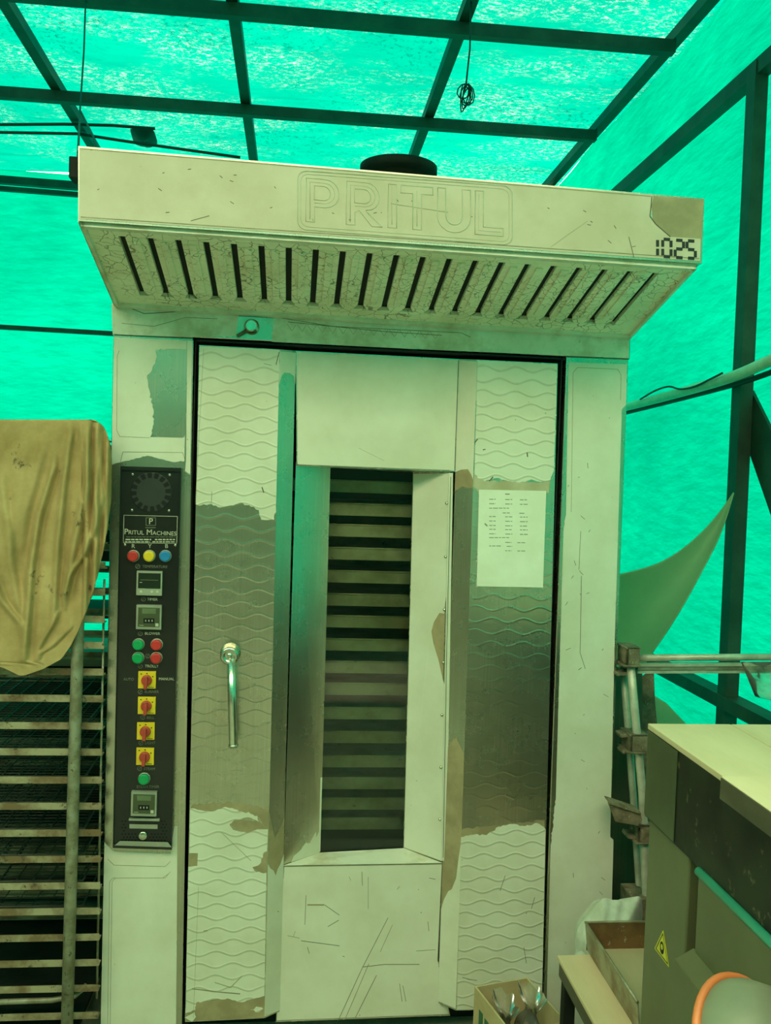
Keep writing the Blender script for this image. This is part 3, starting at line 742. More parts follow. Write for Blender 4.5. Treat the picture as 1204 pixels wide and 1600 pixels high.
# ---- door
door = bpy.data.objects.new('door', None); COL.objects.link(door); door.parent = oven
WL['door'] = Vector((.75, 0, .07)); door.location = WL['door']-WL[oven.name]
YW, YD, YG, YD2 = -.02, .02, .10, .07
mb = MB()                                           # base slab around the window
mb.pslab([(462, 548), (717, 561), (711, 737), (703, 737), (463, 728)], YD, YD2, 'steel')
mb.build('upper_panel', door)
mb = MB(); mb.pslab([(443, 1352), (691, 1348), (684, 1500), (703, 1587), (431, 1597)], YD, YD2, 'steel'); mb.build('lower_panel', door)
def wave_panel(front, inner, side):
    F = [atY(a, b, YW) for a, b in front]; I = [atY(a, b, YD) for a, b in inner]
    mb = MB()
    # front TL,TR,BR,BL ; inner top, inner bottom
    Bk = [Vector((p.x, YD2, p.z)) for p in F]; Ib = [Vector((p.x, YD2, p.z)) for p in I]
    mb.face(F, 'steel_wave')
    if side == 'L':
        mb.face([F[1], I[0], I[1], F[2]], 'steel'); mb.face([I[0], Ib[0], Ib[1], I[1]], 'steel'); mb.face([F[0], F[3], Bk[3], Bk[0]], 'steel')
        mb.face([F[0], Bk[0], Ib[0], I[0], F[1]], 'steel'); mb.face([F[3], F[2], I[1], Ib[1], Bk[3]], 'steel'); mb.face([Bk[0], Bk[3], Ib[1], Ib[0]], 'steel')
    else:
        mb.face([I[0], F[0], F[3], I[1]], 'steel'); mb.face([I[0], I[1], Ib[1], Ib[0]], 'steel'); mb.face([F[1], Bk[1], Bk[2], F[2]], 'steel')
        mb.face([F[0], I[0], Ib[0], Bk[1], F[1]], 'steel'); mb.face([F[3], F[2], Bk[2], Ib[1], I[1]], 'steel'); mb.face([Bk[1], Ib[0], Ib[1], Bk[2]], 'steel')
    bmesh.ops.remove_doubles(mb.bm, verts=mb.bm.verts, dist=1e-5)
    return mb.build('wave_panel', door)
wave_panel([(311, 539), (437, 546), (413, 1591), (289, 1597)], [(462, 548), (437, 1580)], 'L')
wave_panel([(745, 562), (871, 568), (846, 1577), (712, 1579)], [(717, 561), (684, 1567)], 'R')
# splayed window frame: jambs, sill, soffit
mb = MB()
jl = [atY(462, 727, YD), atY(516, 731, YG), atY(500, 1333, YG), atY(443, 1352, YD)]
jr = [atY(645, 738, YG), atY(703, 737, YD), atY(690, 1348, YD), atY(630, 1326, YG)]
tk = Vector((0, .012, 0))
mb.prism(jl, tk, 'steel'); mb.prism(jr, tk, 'steel')
mb.prism([jl[3], jl[2], jr[3], jr[2]], Vector((0, 0, -.01)), 'steel'); mb.prism([jl[0], jl[1], jr[0], jr[1]], Vector((0, 0, .01)), 'steel')
mb.build('window_frame', door)
mb = MB(); mb.pslab([(515, 731), (646, 738), (631, 1327), (499, 1334)], YG+.002, YG+.008, 'glass'); g_ = mb.build('window_glass', door)
g_['label'] = 'dark window glass'
# door films
def dfilm(pts, y, m='film', extra=None, amp=2.2):
    mb = MB(); mb.pslab(rag(pts, amp), y-.0011, y-.0001, m)
    if extra: extra(mb, y-.0017)
    return mb.build('protective_film', door)
def ex_up(mb, y):
    strip_px(mb, [(464, 726), (702, 735)], y, .0022, 'crease'); strip_px(mb, [(716, 563), (710, 735)], y, .0016, 'scratch')
    strip_px(mb, [(560, 700), (600, 720)], y, .0007, 'crease')
dfilm([(463.5, 549.5), (716, 562.5), (710, 735.5), (464.5, 726.5)], YD, extra=ex_up)
def ex_low(mb, y):
    sc = [[(606, 1434), (566, 1512), (527, 1597)], [(613, 1445), (594, 1487)], [(588, 1524), (555, 1590)], [(576, 1506), (540, 1590)],
          [(567, 1511), (600, 1507), (655, 1507)], [(478, 1399), (476, 1445)], [(480, 1414), (507, 1414)], [(507, 1414), (530, 1430)], [(512, 1448), (529, 1438)],
          [(449, 1462), (468, 1466)], [(458, 1464), (461, 1455)], [(565, 1362), (566, 1384)], [(575, 1370), (575, 1420)], [(620, 1390), (624, 1385)],
          [(650, 1486), (680, 1484)], [(624, 1537), (628, 1565)], [(629, 1540), (634, 1565)], [(424+56, 1480), (483, 1490)], [(670, 1372), (680, 1374)], [(668, 1440), (670, 1455)], [(545, 1370), (548, 1376)], [(535, 1494), (538, 1495)], [(470, 1470), (530, 1478)]]
    for s in sc: strip_px(mb, s, y, .0013, 'scratch' if random.random() < .6 else 'crease')
    strip_px(mb, [(480, 1414), (506, 1414)], y-.0002, .004, 'adhesive')
    strip_px(mb, [(444, 1354), (690, 1350)], y, .002, 'crease'); strip_px(mb, [(432, 1595), (702, 1585)], y, .002, 'crease')
dfilm([(444, 1353.5), (690, 1349.5), (683, 1500), (701, 1586), (432, 1596), (437, 1480)], YD, extra=ex_low)
def ex_wl(mb, y):
    strip_px(mb, [(318, 545), (305, 788)], y, .0008, 'crease'); strip_px(mb, [(436, 550), (431, 570)], y, .002, 'scratch')
    strip_px(mb, [(331, 768), (330, 786)], y, .001, 'scratch'); strip_px(mb, [(409, 761), (412, 770)], y, .003, 'scratch'); strip_px(mb, [(412, 568), (424, 571)], y, .001, 'scratch')
dfilm([(312, 541), (436.5, 547), (431, 795, .6), (428, 812, .5), (408, 812, .8), (404, 797, .8), (392, 792, .8), (375, 786, .6), (354, 791, .8), (344, 793, .8), (330, 787, 1), (306, 788)], YW, 'film_wave', ex_wl)
dfilm([(297, 1263, .8), (312, 1266, .8), (332, 1268, .5), (352, 1261, .5), (370, 1265, 1.5), (402, 1275, 1.2), (404, 1284, .8), (388, 1277, .7), (366, 1281, .7), (358, 1288, .7), (364, 1297, .6), (385, 1302, .6), (402, 1296), (418.5, 1296), (417, 1330, .7), (412, 1332, .8), (406, 1350, .8), (394, 1355, 1.2), (400, 1363, .8), (416, 1364), (413, 1556, .8), (396, 1561, .8), (375, 1566, .8), (355, 1560, .8), (330, 1562, .8), (306, 1567, .5), (305, 1578, .5), (290, 1583), (294, 1355), (308, 1353), (309, 1333), (295.5, 1333)], YW, 'film_wave',
      lambda mb, y: [strip_px(mb, s, y, w, 'crease') for s, w in (([(345, 1300), (392, 1345)], .0012), ([(310, 1385), (302, 1590)], .0008), ([(335, 1535), (360, 1543), (378, 1525)], .002), ([(300, 1545), (340, 1550), (375, 1553)], .003), ([(318, 1455), (324, 1454)], .003))], 1.6)
dfilm([(288.5, 1590), (304, 1582, .5), (306, 1589), (300, 1596.5)], YW, 'film_wave')
dfilm([(391, 1578, 1), (400, 1573, 1), (411, 1576), (404, 1582, .8)], YW, 'film_wave')
# adhesive residue showing next to the film edges
for q in ([(300, 1258, 1), (330, 1254, 1.5), (372, 1256, 1.5), (420, 1262), (419, 1300), (404, 1276), (370, 1266), (350, 1262), (332, 1269), (296, 1265)],
          [(306, 1567), (355, 1560), (413, 1557), (413, 1590), (289, 1596), (289, 1584)],
          [(358, 1288), (366, 1280), (404, 1284), (418, 1296), (385, 1303)], [(394, 1356), (417, 1330), (416, 1365)], [(295.5, 1333), (309, 1333), (308, 1353), (295, 1353)]):
    mb = MB(); mb.pslab(rag(q), YW-.0005, YW-.0001, 'adhesive'); mb.build('glue_residue', door)
def ex_wr(mb, y):
    for a, b in (((770, 745), (764, 752)), ((754, 703), (758, 702)), ((823, 707), (824, 714)), ((741, 692), (746, 686))): strip_px(mb, [a, b], y, .003, 'scratch')
dfilm([(746, 563.5), (870, 569.5), (865, 735), (859, 750, .6), (845, 754, .6), (830, 749, .5), (812, 754, .5), (797, 752, .4), (775, 747, .4), (757, 752, .6), (746, 747, .8), (741, 737)], YW, 'film_wave', ex_wr)
dfilm([(720, 1308, .8), (735, 1304, .6), (760, 1305, .8), (778, 1292, .8), (800, 1288, .6), (820, 1291, .6), (838, 1286, .8), (852, 1296), (846, 1576), (713, 1578)], YW, 'film_wave',
      lambda mb, y: [strip_px(mb, s, y, .0012, 'scratch') for s in ([(789, 1368), (781, 1392)], [(835, 1402), (830, 1420)], [(722, 1527), (735, 1531)], [(730, 1530), (745, 1532)], [(818, 1480), (822, 1505)])])
mb = MB()
mb.pslab(rag([(741, 738), (757, 752, .5), (800, 751, .5), (845, 755), (860, 748), (857, 770, 1), (745, 768, 1), (738, 760)]), YW-.0005, YW-.0001, 'adhesive_pale'); mb.build('glue_residue', door); mb = MB()
mb.pslab(rag([(722, 1296, 1.2), (850, 1282), (851, 1300), (778, 1295), (760, 1308), (719, 1312)]), YW-.0005, YW-.0001, 'adhesive'); mb.build('glue_residue', door)
# facet films (the facets slope from YW to YD): points given as (t across facet 0 = raised side .. 1 = inner side, row)
def facet_film(side, rows, name='protective_film', m='film', d=.0009):
    def fp(t, y):
        if side == 'L':
            k = (y-546)/(1591-546); A = atY(437+(413-437)*k, y, YW); k2 = (y-548)/(1580-548); B = atY(462+(437-462)*k2, y, YD)
            n = Vector((.62, -.78, 0))
        else:
            k = (y-562)/(1579-562); A = atY(745+(712-745)*k, y, YW); k2 = (y-561)/(1567-561); B = atY(717+(684-717)*k2, y, YD)
            n = Vector((-.5, -.86, 0))
        return A.lerp(B, t), n
    P = [fp(t, y)[0] for t, y in rows]; n = fp(0, rows[0][1])[1]
    mb = MB(); mb.prism([p+n*.0002 for p in P], n*d, m); return mb.build(name, door)
facet_film('L', [(0, 549), (1, 551), (1, 600), (.9, 588), (.65, 583), (.3, 582), (.12, 588), (.0, 600)])
facet_film('L', [(0, 1350), (.15, 1357), (.35, 1360), (.5, 1368), (.62, 1358), (.8, 1350), (1, 1335), (1, 1578), (0, 1588)])
facet_film('R', [(0, 565), (1, 563), (1, 738), (.7, 734), (.3, 733), (.1, 742), (0, 750)])
facet_film('R', [(0, 1312), (.12, 1340), (.22, 1372), (.45, 1390), (.62, 1392), (.85, 1405), (1, 1420), (1, 1564), (0, 1576)])
facet_film('R', [(0, 742), (.35, 731), (.7, 734), (1, 739), (1, 768), (.6, 760), (.1, 764), (0, 760)], 'glue_residue', 'adhesive', .0004)
facet_film('L', [(0, 1270), (.4, 1310), (.8, 1290), (1, 1270), (1, 1345), (.6, 1362), (.5, 1370), (.3, 1362), (0, 1352)], 'glue_residue', 'adhesive', .0004)
facet_film('R', [(0, 1180), (.5, 1150), (1, 1170), (1, 1420), (.6, 1394), (.3, 1384), (.1, 1340), (0, 1316)], 'glue_residue', 'adhesive', .0004)
# jamb films
def quad_pt(q, s, t): return q[0].lerp(q[1], s).lerp(q[3].lerp(q[2], s), t)
mb = MB(); n = (jr[1]-jr[0]).cross(jr[3]-jr[0]).normalized(); n = n if n.y < 0 else -n
mb.prism([quad_pt(jr, s, t)+n*.0003 for s, t in ((0.02, .004), (.98, .004), (.99, .30), (.95, .33), (.93, .36), (.80, .36), (.66, .385), (.60, .41), (.66, .44), (.80, .48), (.93, .53), (.97, .54), (.99, .60), (.985, .995), (.02, .995))], n*.0009, 'film')
for k in range(7):
    t = .08+k*.135; p = quad_pt(jr, .93, t); mb.lathe(p+n*.001, n, [(0, .005), (.003, .004), (.004, 0)], 'chrome', 10)
mb.build('protective_film', door)
mb = MB()
mb.prism([quad_pt(jr, s, t)+n*.0002 for s, t in ((.95, .34), (.80, .36), (.66, .385), (.60, .41), (.66, .44), (.80, .48), (.93, .53))], n*.0003, 'adhesive'); mb.build('glue_residue', door)
mb = MB(); nl = (jl[1]-jl[0]).cross(jl[3]-jl[0]).normalized(); nl = nl if nl.y < 0 else -nl
mb.prism([quad_pt(jl, s, t)+nl*.0003 for s, t in ((.96, .94), (.88, .955), (.86, .94), (.76, .955), (.70, .965), (.58, .96), (.45, .975), (.26, .985), (.20, .998), (.97, .998))], nl*.0009, 'film')
mb.prism([quad_pt(jl, s, t)+nl*.0003 for s, t in ((.95, .80), (.995, .80), (.995, .995), (.95, .995))], nl*.0009, 'film'); mb.build('protective_film', door)
# seam strips right of the window
mb = MB()
mb.pslab([(701, 739), (707.5, 739), (697, 1345), (689, 1345)], YD-.004, YD, 'film')
strip_px(mb, [(704, 745), (698, 1000), (692, 1340)], YD-.0048, .0016, 'scratch'); mb.build('edge_strip', door)
mb = MB(); ns = Vector((0, -.05, 1))
mb.prism([jl[3]+Vector((0, -.004, .0005)), jl[2]+Vector((0, 0, .0005)), jr[3]+Vector((0, 0, .0005)), jr[2]+Vector((0, -.004, .0005))], (0, 0, .0012), 'film_old'); mb.build('window_sill', door)
# handle
mb = MB(); o = atY(360, 1020, YW)
mb.lathe(o, (0, -1, 0), [(0, .029), (.006, .029), (.010, .026), (.045, .026), (.05, .022), (.05, .016), (.047, .014), (.047, .005), (.051, .004)], 'chrome', 32)
a, b = atY(361, 1030, YW-.038), atY(364.5, 1168, YW-.05)
mb.tube([a, a.lerp(b, .5), a.lerp(b, .97), b], [.0125, .0125, .0125, .011], 'chrome', 16)
mb.tube([a.lerp(b, .965), a.lerp(b, .985)], .0145, 'chrome', 16)
mb.build('handle', door)

# ---- trolley and trays behind the window
tr_rows = [762, 798, 831, 867, 903, 939, 973, 1009, 1044, 1078, 1116, 1153, 1191, 1225, 1257, 1288]
YT = .19
tx0, tx1 = .42, 1.10
ot = thing('oven_trolley', ((tx0+tx1)/2, .5, .06), 'dark tray trolley inside the oven behind the window glass', 'trolley')
zs = [atY(575, r, YT).z for r in tr_rows]
for x in (tx0-.035, tx1+.005):
    for y in (YT+.03, .85):
        mb = MB(); mb.box(x, x+.03, y, y+.03, .061, 1.95, 'dark_iron'); mb.build('post', ot)
for x in (tx0-.035, tx1+.005):
    for z in zs:
        mb = MB(); mb.box(x, x+.03, YT+.05, .86, z-.024, z-.0205, 'dark_iron')
        mb.box(tx0-.036 if x < .8 else tx1-.02, tx0+.02 if x < .8 else tx1+.036, YT+.05, .86, z-.0205, z-.0175, 'dark_iron')
        mb.build('shelf_ledge', ot)
ORD = ['topmost', 'second from the top', 'third from the top', 'fourth from the top', 'fifth from the top', 'sixth from the top', 'seventh from the top', 'eighth from the top',
       'eighth from the bottom', 'seventh from the bottom', 'sixth from the bottom', 'fifth from the bottom', 'fourth from the bottom', 'third from the bottom', 'second from the bottom', 'lowest']
mb = MB()
W, D, H = tx1-tx0-.004, .62, .030
mb.box(-W/2, W/2, 0, D, 0, .002, 'tray_edge')
mb.box(-W/2, W/2, 0, .003, .002, H+.008, 'tray_edge'); mb.box(-W/2, W/2, D-.003, D, .002, H+.008, 'tray_edge')
mb.box(-W/2, -W/2+.003, .003, D-.003, .002, H+.008, 'tray_edge'); mb.box(W/2-.003, W/2, .003, D-.003, .002, H+.008, 'tray_edge')
mb.tube([(-W/2, .0, H+.007), (W/2, .0, H+.007)], .003, 'tray_edge', 6)
t0 = mb.build('baking_tray'); dz0 = WL['baking_tray'].z
for i, z in enumerate(zs):
    t = t0 if i == 0 else t0.copy()
    if i: COL.objects.link(t)
    t.location = ((tx0+tx1)/2, YT+D/2, z-.017)
    tag(t, 'stained baking tray seen through the oven window, %s' % ORD[i], 'tray', 'trays behind the oven window')

# ---- notice taped to the door
mb = MB()
mb.pslab([(748, 765), (853, 767), (848, 918), (744.5, 916)], YW-.0034, YW-.0016, 'paper')
YN = YW-.0038
for i, y in enumerate((780, 787, 794, 801, 807, 814, 821, 827, 834, 840, 847, 853, 860)):
    cols = [(764, 774), (789, 800), (812, 824)]
    if i in (2, 9): cols = [(764, 795)]
    if i == 3: cols = [(785, 796), (811, 820)]
    if i in (10, 12): cols = [(789, 799), (808, 820)]
    if i == 11: cols = [(764, 782), (791, 800)]
    for a, b in cols:
        dashes(a, b, y+(a-764)*.02, .0022, 'ink_grey', YN)
dashes(789, 796, 772, .003, 'ink_grey', YN)
strip_px(mb, [(757, 818), (761, 822)], YN, .004, 'ink_grey')
tag(mb.build('paper_notice'), 'white printed price sheet taped to the right door panel', 'notice')

# ================================================================== LEFT: RACK, SACKCLOTH, DARK CABINET
rack = thing('trolley_rack', (-.34, .25, 0), 'tall rusty trolley rack of tan rails left of the oven', 'rack')
p0, p1 = atY(122, 985, -.075), atY(105, 1600, -.075)
dx = (p1.x-p0.x)/(p1.z-p0.z)
def pole(x, y, top, r=.0165):
    mb = MB(); mb.tube([(x+dx*(z-1.2), y, z) for z in (.055, .6, 1.2, top)], r, 'rack_pole', 14); mb.build('pole', rack)
pole(p0.x, -.078, 1.74); pole(-.60, -.078, 1.74); pole(p0.x, .575, 1.74); pole(-.60, .575, 1.74)
rows = [670, 755, 800, 841, 881, 923, 966, 1007, 1049, 1091, 1134, 1175, 1219, 1260, 1302, 1343, 1385, 1425, 1466, 1506, 1546, 1589]
rz = []
for i, r in enumerate(rows[1:]):
    z = atY(60, r, -.06).z; rz.append(z)
    xr_ = atY(161-(r-1091)*.017, r, -.06).x
    for yy, s in ((-.06, 1), (.555, -1)):
        mb = MB()
        mb.box(-.66, xr_, yy, yy+.003*s, z-.0095, z+.0095, 'rack_paint'); mb.box(-.66, xr_, yy+.003*s, yy+.03*s, z-.011, z-.008, 'rack_paint')
        mb.build('shelf_rail', rack)
mb = MB()
for y in (-.078, .575):
    mb.bar((-.61, y, 1.735), (-.05, y, 1.735), .025, .025, 'rack_pole')
for x in (-.60, p0.x): mb.bar((x, -.078, 1.735), (x, .575, 1.735), .025, .025, 'rack_pole')
mb.build('top_frame', rack)
mb = MB(); mb.box(-.64, -.045, -.05, .56, .085, .10, 'dark_iron'); mb.build('base_plate', rack)
mb = MB()
for x in (-.60, p0.x):
    mb.bar((x, -.078, .07), (x, .575, .07), .03, .03, 'rack_pole')
zz = atY(60, 1568, -.06).z
mb.tube([(-.62, -.045, zz-.006), (-.12, -.045, zz), (-.06, -.04, zz+.008), (-.035, -.01, zz+.02)], .008, 'rack_pole', 10)
mb.build('base_frame', rack)
for x in (-.60, p0.x):
    for y in (-.05, .55):
        mb = MB(); mb.lathe((x-.012, y, .03), (1, 0, 0), [(0, .03), (.024, .03)], 'dark_iron', 20); mb.build('caster', rack)
mb = MB(); a = atY(163, 905, -.03); b = atY(151, 1560, -.03)
mb.tube([a, b], .0035, 'rack_pole', 6); mb.build('end_rod', rack)
# wire trays
mb = MB()
X0, X1, Y0, Y1 = -.64, -.05, -.02, .53
mb.tube([(X0, Y0, 0), (X1, Y0, 0), (X1, Y1, 0), (X0, Y1, 0)], .004, 'wire', 6, closed=True)
for k in range(1, 13):
    x = X0+(X1-X0)*k/13; mb.tube([(x, Y0-.012, .004), (x, Y0, .004), (x, Y1, .004)], .0017, 'wire', 5)
for k in range(1, 22):
    y = Y0+(Y1-Y0)*k/22; mb.tube([(X0, y, .001), (X1, y, .001)], .0014, 'wire', 4)
w0 = mb.build('wire_tray'); wz = w0.location.copy()
lv = [(1134, 'uppermost of the wire trays'), (1175, 'second wire tray from the top'), (1219, 'third wire tray from the top'), (1260, 'fourth wire tray from the top'), (1302, 'fourth wire tray from the bottom'), (1343, 'third wire tray from the bottom'), (1385, 'second wire tray from the bottom'), (1425, 'lowest of the wire trays')]
for i, (r, lab) in enumerate(lv):
    t = w0 if i == 0 else w0.copy()
    if i: COL.objects.link(t)
    z = rz[rows[1:].index(r)]
    t.location = (wz.x, wz.y, z-.008+.0005)
    tag(t, 'dark wire mesh tray on the left rack, %s' % lab, 'tray', 'wire trays on the left rack')
# dark cabinet behind the rack
cab = thing('dark_cabinet', (-.75, 1.1, 0), 'low dark metal cabinet standing behind the trolley rack', 'cabinet')
mb = MB(); mb.box(-1.35, -.08, .85, 1.35, .04, .93, 'dark_iron'); mb.build('body', cab, bevel=.006)
for x in (-1.345, -.72):
    mb = MB(); mb.box(x+.01, x+.615, .838, .85, .08, .90, 'dark_iron'); mb.build('door', cab, bevel=.003)
mb = MB(); mb.box(-1.37, -.06, .83, 1.37, .93, .96, 'machine_grey'); mb.build('worktop', cab, bevel=.004)
for x in (-1.3, -.14):
    for y in (.9, 1.3):
        mb = MB(); mb.box(x-.02, x+.02, y-.02, y+.02, 0, .04, 'dark_iron'); mb.build('foot', cab)

su = thing('shelf_unit', (-.24, 1.05, .96), 'small dark shelf unit standing on the low dark cabinet behind the rack', 'shelf')
for x in (-.42, -.09):
    for y in (.93, 1.2):
        mb = MB(); mb.box(x-.012, x+.012, y-.012, y+.012, .961, 1.32, 'dark_iron'); mb.build('leg', su)
mb = MB(); mb.box(-.44, -.07, .91, 1.22, 1.32, 1.74, 'dark_iron'); mb.build('bin', su, bevel=.004)
mb = MB(); mb.box(-.44, -.07, .91, 1.22, 1.10, 1.13, 'dark_iron'); mb.build('shelf', su, bevel=.002)

# sackcloth draped over the rack
def lerp_tab(tab, y):
    if y <= tab[0][0]: return tab[0][1]
    for (a, b), (c_, d_) in zip(tab, tab[1:]):
        if y <= c_: return b+(d_-b)*(y-a)/(c_-a)
    return tab[-1][1]
RT = [(652, 128), (658, 152), (668, 163), (690, 171), (720, 174), (780, 173.5), (830, 167), (880, 157), (930, 144), (985, 123), (1010, 110), (1030, 96), (1045, 68), (1056, 36)]
LT = [(1034, -190), (1038, -8), (1047, 14), (1056, 31)]
P = []
NX = 170
yq = lambda s, r: 0
for k in range(8):                                   # part lying on the rack top
    t = k/8; row = []
    for i in range(NX+1):
        s = i/NX; f = atY(-190+(128+190)*s, 653+.02*(s*318-190), -.11)
        row.append(Vector((f.x, .60-(.60+.10)*t, 1.764+.004*math.sin(9*s+5*t)+(f.z-1.764)*max(0, t-.7)/.3)))
    P.append(row)
ys = [654+(1056-654)*(k/110) for k in range(111)]
FOLDS = [([(676, 110), (760, 99), (850, 90), (960, 84)], 5, .016), ([(730, 84), (808, 60), (880, 49), (1020, 38)], 5.5, .020), ([(662, 131), (760, 135), (850, 116), (930, 102)], 6, .018),
         ([(780, 158), (820, 150), (862, 132), (901, 108), (935, 100)], 4.5, .016), ([(760, 4), (880, 18), (960, 30)], 6, .010), ([(900, -12), (937, 2), (976, 33)], 5, .014), ([(955, 92), (985, 76), (1012, 60)], 4, .010),
         ([(665, 150), (720, 146), (800, 148)], 3.5, .014), ([(668, 160), (720, 158), (790, 160)], 3, .012), ([(690, 168), (760, 167)], 3, .008), ([(700, 40), (800, 26), (900, 10)], 9, .007), ([(980, 110), (1010, 80), (1022, 60)], 4, .008), ([(700, 66), (800, 40), (870, 30)], 7, .008)]
def fold(x, y):
    d = 0
    for tab, w, a in FOLDS:
        y0_, y1_ = tab[0][0], tab[-1][0]
        if y < y0_-25 or y > y1_+25: continue
        e = min(1, (y-y0_+25)/40, (y1_+25-y)/40)
        t = (x-lerp_tab(tab, y))/w
        d += a*e*(math.exp(-t*t)-.45*math.exp(-((t-1.9)/1.1)**2))
    return d
for y in ys:
    row = []; xa, xb = lerp_tab(LT, y), lerp_tab(RT, y); v = (y-654)/402
    for i in range(NX+1):
        s = i/NX; x = xa+(xb-xa)*s
        # folds fan out from the upper right corner
        ang = (x-150)/(60+ (y-600)*.75)
        f = .5+.5*math.sin(ang*9.0+1.1*math.sin(v*3.1)); f2 = math.sin(ang*21+2.2*v)
        amp = .003+.008*min(1, v*1.6)
        y_ = -.112-amp*f**2.2-.004*f2*min(1, v*2)
        if x > 128: y_ += .035*((x-128)/46)**2 + .012*math.sin((x-128)*.42+v*4)
        y_ -= fold(x, y)
        y_ = min(y_, -.1) if x < 128 else min(y_, -.025)
        row.append(atY(x, y, y_))
    P.append(row)
mb = MB(); mb.grid(P, 'sackcloth')
tag(mb.build('sackcloth', solid=.003, subd=1), 'brown stained sackcloth draped over the top of the trolley rack', 'cloth')

# ================================================================== RIGHT SIDE
# pipes along the right wall
def wallpipe(px, x, r, m, name, lab, cat='pipe', group=None):
    pts = [atX(a, b, x) for a, b in px]; sm = []
    for i in range(len(pts)-1):                     # smooth run through the points
        p0_, p1_, p2_, p3_ = pts[max(i-1, 0)], pts[i], pts[i+1], pts[min(i+2, len(pts)-1)]
        for k in range(6):
            t = k/6; sm.append(.5*(2*p1_+(p2_-p0_)*t+(2*p0_-5*p1_+4*p2_-p3_)*t*t+(3*p1_-p0_-3*p2_+p3_)*t**3))
    pts = sm+[pts[-1]]; mb = MB()
    mb.tube(pts, r, m, 10); return tag(mb.build(name), lab, cat, group)
wallpipe([(1260, 538), (1204, 563), (1140, 590), (1060, 614), (985, 634), (955, 641)], XW-.10, .020, 'pipe_pvc', 'conduit_pipe', 'pale thick conduit pipe along the green wall, right of the oven')
wallpipe([(1260, 562), (1204, 582), (1150, 600), (1060, 624), (985, 643), (955, 650)], XW-.068, .010, 'cable_dark', 'cable', 'dark cable running just under the pale conduit pipe', 'cable')
wallpipe([(1000, 624), (1022, 611), (1044, 604), (1062, 608), (1085, 604), (1110, 592), (1128, 583)], XW-.126, .004, 'cable_dark', 'cable', 'thin loose dark cable looping over the pale conduit pipe', 'cable')
# bent plastic sheet
top = [(940, 903), (968, 897), (1000, 890), (1030, 880), (1060, 863), (1090, 838), (1112, 815), (1130, 792), (1145, 769)]
bot = [(940, 1125), (962, 1100), (990, 1062), (1012, 1030), (1040, 990), (1070, 943), (1100, 885), (1126, 838), (1146, 771)]
P = []
for k in range(13):
    t = k/12; row = []
    for i, (a, b) in enumerate(zip(top, bot)):
        s = i/8; x = a[0]+(b[0]-a[0])*t; y = a[1]+(b[1]-a[1])*t
        dep = .42-.22*s + .10*math.sin(math.pi*t)*(1-s)
        row.append(atY(x, y, dep))
    P.append(row)
mb = MB(); mb.grid(P, 'pale_sheet'); tag(mb.build('plastic_sheet', solid=.003, subd=2), 'large pale green bent plastic sheet curling up between oven and tarp wall', 'sheet')
mb = MB(); q = [atY(a, b, y) for a, b, y in ((1018, 1085, .30), (1040, 1098, .30), (1090, 1150, .30), (1022, 1150, .30))]
mb.prism(q, (0, .004, 0), 'pale_sheet')
q = [(q[3].x, .3, 0), (q[2].x, .3, 0), q[2], q[3]]; mb.prism(q, (0, .004, 0), 'pale_sheet')
tag(mb.build('plastic_sheet'), 'small pale plastic sheet upright behind the grey offcut board', 'sheet')
# dark steel plate leaning beside the oven, and grey offcut
mb = MB(); q = [atY(a, b, .10) for a, b in ((955, 1040), (1003, 1052), (1004, 1400), (945, 1400))]; mb.prism(q, (0, .006, 0), 'steel_dark')
mb.box(q[3].x+.02, q[2].x-.01, .102, .106, 0, min(q[2].z, q[3].z)+.03, 'steel_dark')
tag(mb.build('steel_plate'), 'dark steel plate upright in the gap right of the oven', 'plate')
mb = MB(); q = [atY(a, b, .2) for a, b in ((999, 1066), (1003, 1058), (1012, 1053), (1021, 1046), (1023, 1098), (1027, 1140), (1000, 1140))]; mb.prism(q, (0, .012, 0), 'clamp_iron')
mb.box(q[6].x+.002, q[5].x-.002, .201, .211, 0, q[6].z, 'clamp_iron')
tag(mb.build('offcut_board'), 'narrow grey offcut board with a notched top behind the clamp poles', 'board')
# clamp rack: two poles, cross rail, clamps
cr_ = thing('clamp_stand', (1.6, 0, 0), 'scaffold stand with two leaning pale poles and a horizontal grooved rail', 'stand')
YC = 0.0
def pole2(px, y, r, nm='pole'):
    mb = MB(); pts = [atY(a, b, y) for a, b in px]; mb.tube(pts, r, 'pipe_galv', 14); return mb.build(nm, cr_)
def ext(px, y):           # run the pole on down to the floor
    a, b = atY(*px[-2], y), atY(*px[-1], y); t = (0.0-b.z)/(b.z-a.z); e = b+(b-a)*t; return e
for px, y, r in (([(984, 1030), (993, 1130), (1003, 1240), (1009, 1400)], -.03, .0125), ([(972, 1030), (982, 1150), (992, 1290), (999, 1400)], .035, .011)):
    pts = [atY(a, b, y) for a, b in px]; pts.append(ext(px, y)); mb = MB(); mb.tube(pts, r, 'pipe_galv', 14); mb.build('pole', cr_)
mb = MB(); a, b = atY(994, 1028, -.02), atY(1290, 1026, -.02)
mb.tube([a, b], .0105, 'pipe_galv', 12)
for k, yy in enumerate((1037.5, 1043, 1048.5)):
    a, b = atY(994, yy+1, -.02), atY(1290, yy, -.02); mb.bar(a, b, .022-.004*k, .0085, 'pipe_galv' if k != 1 else 'rack_pole')
mb.build('cross_rail', cr_)
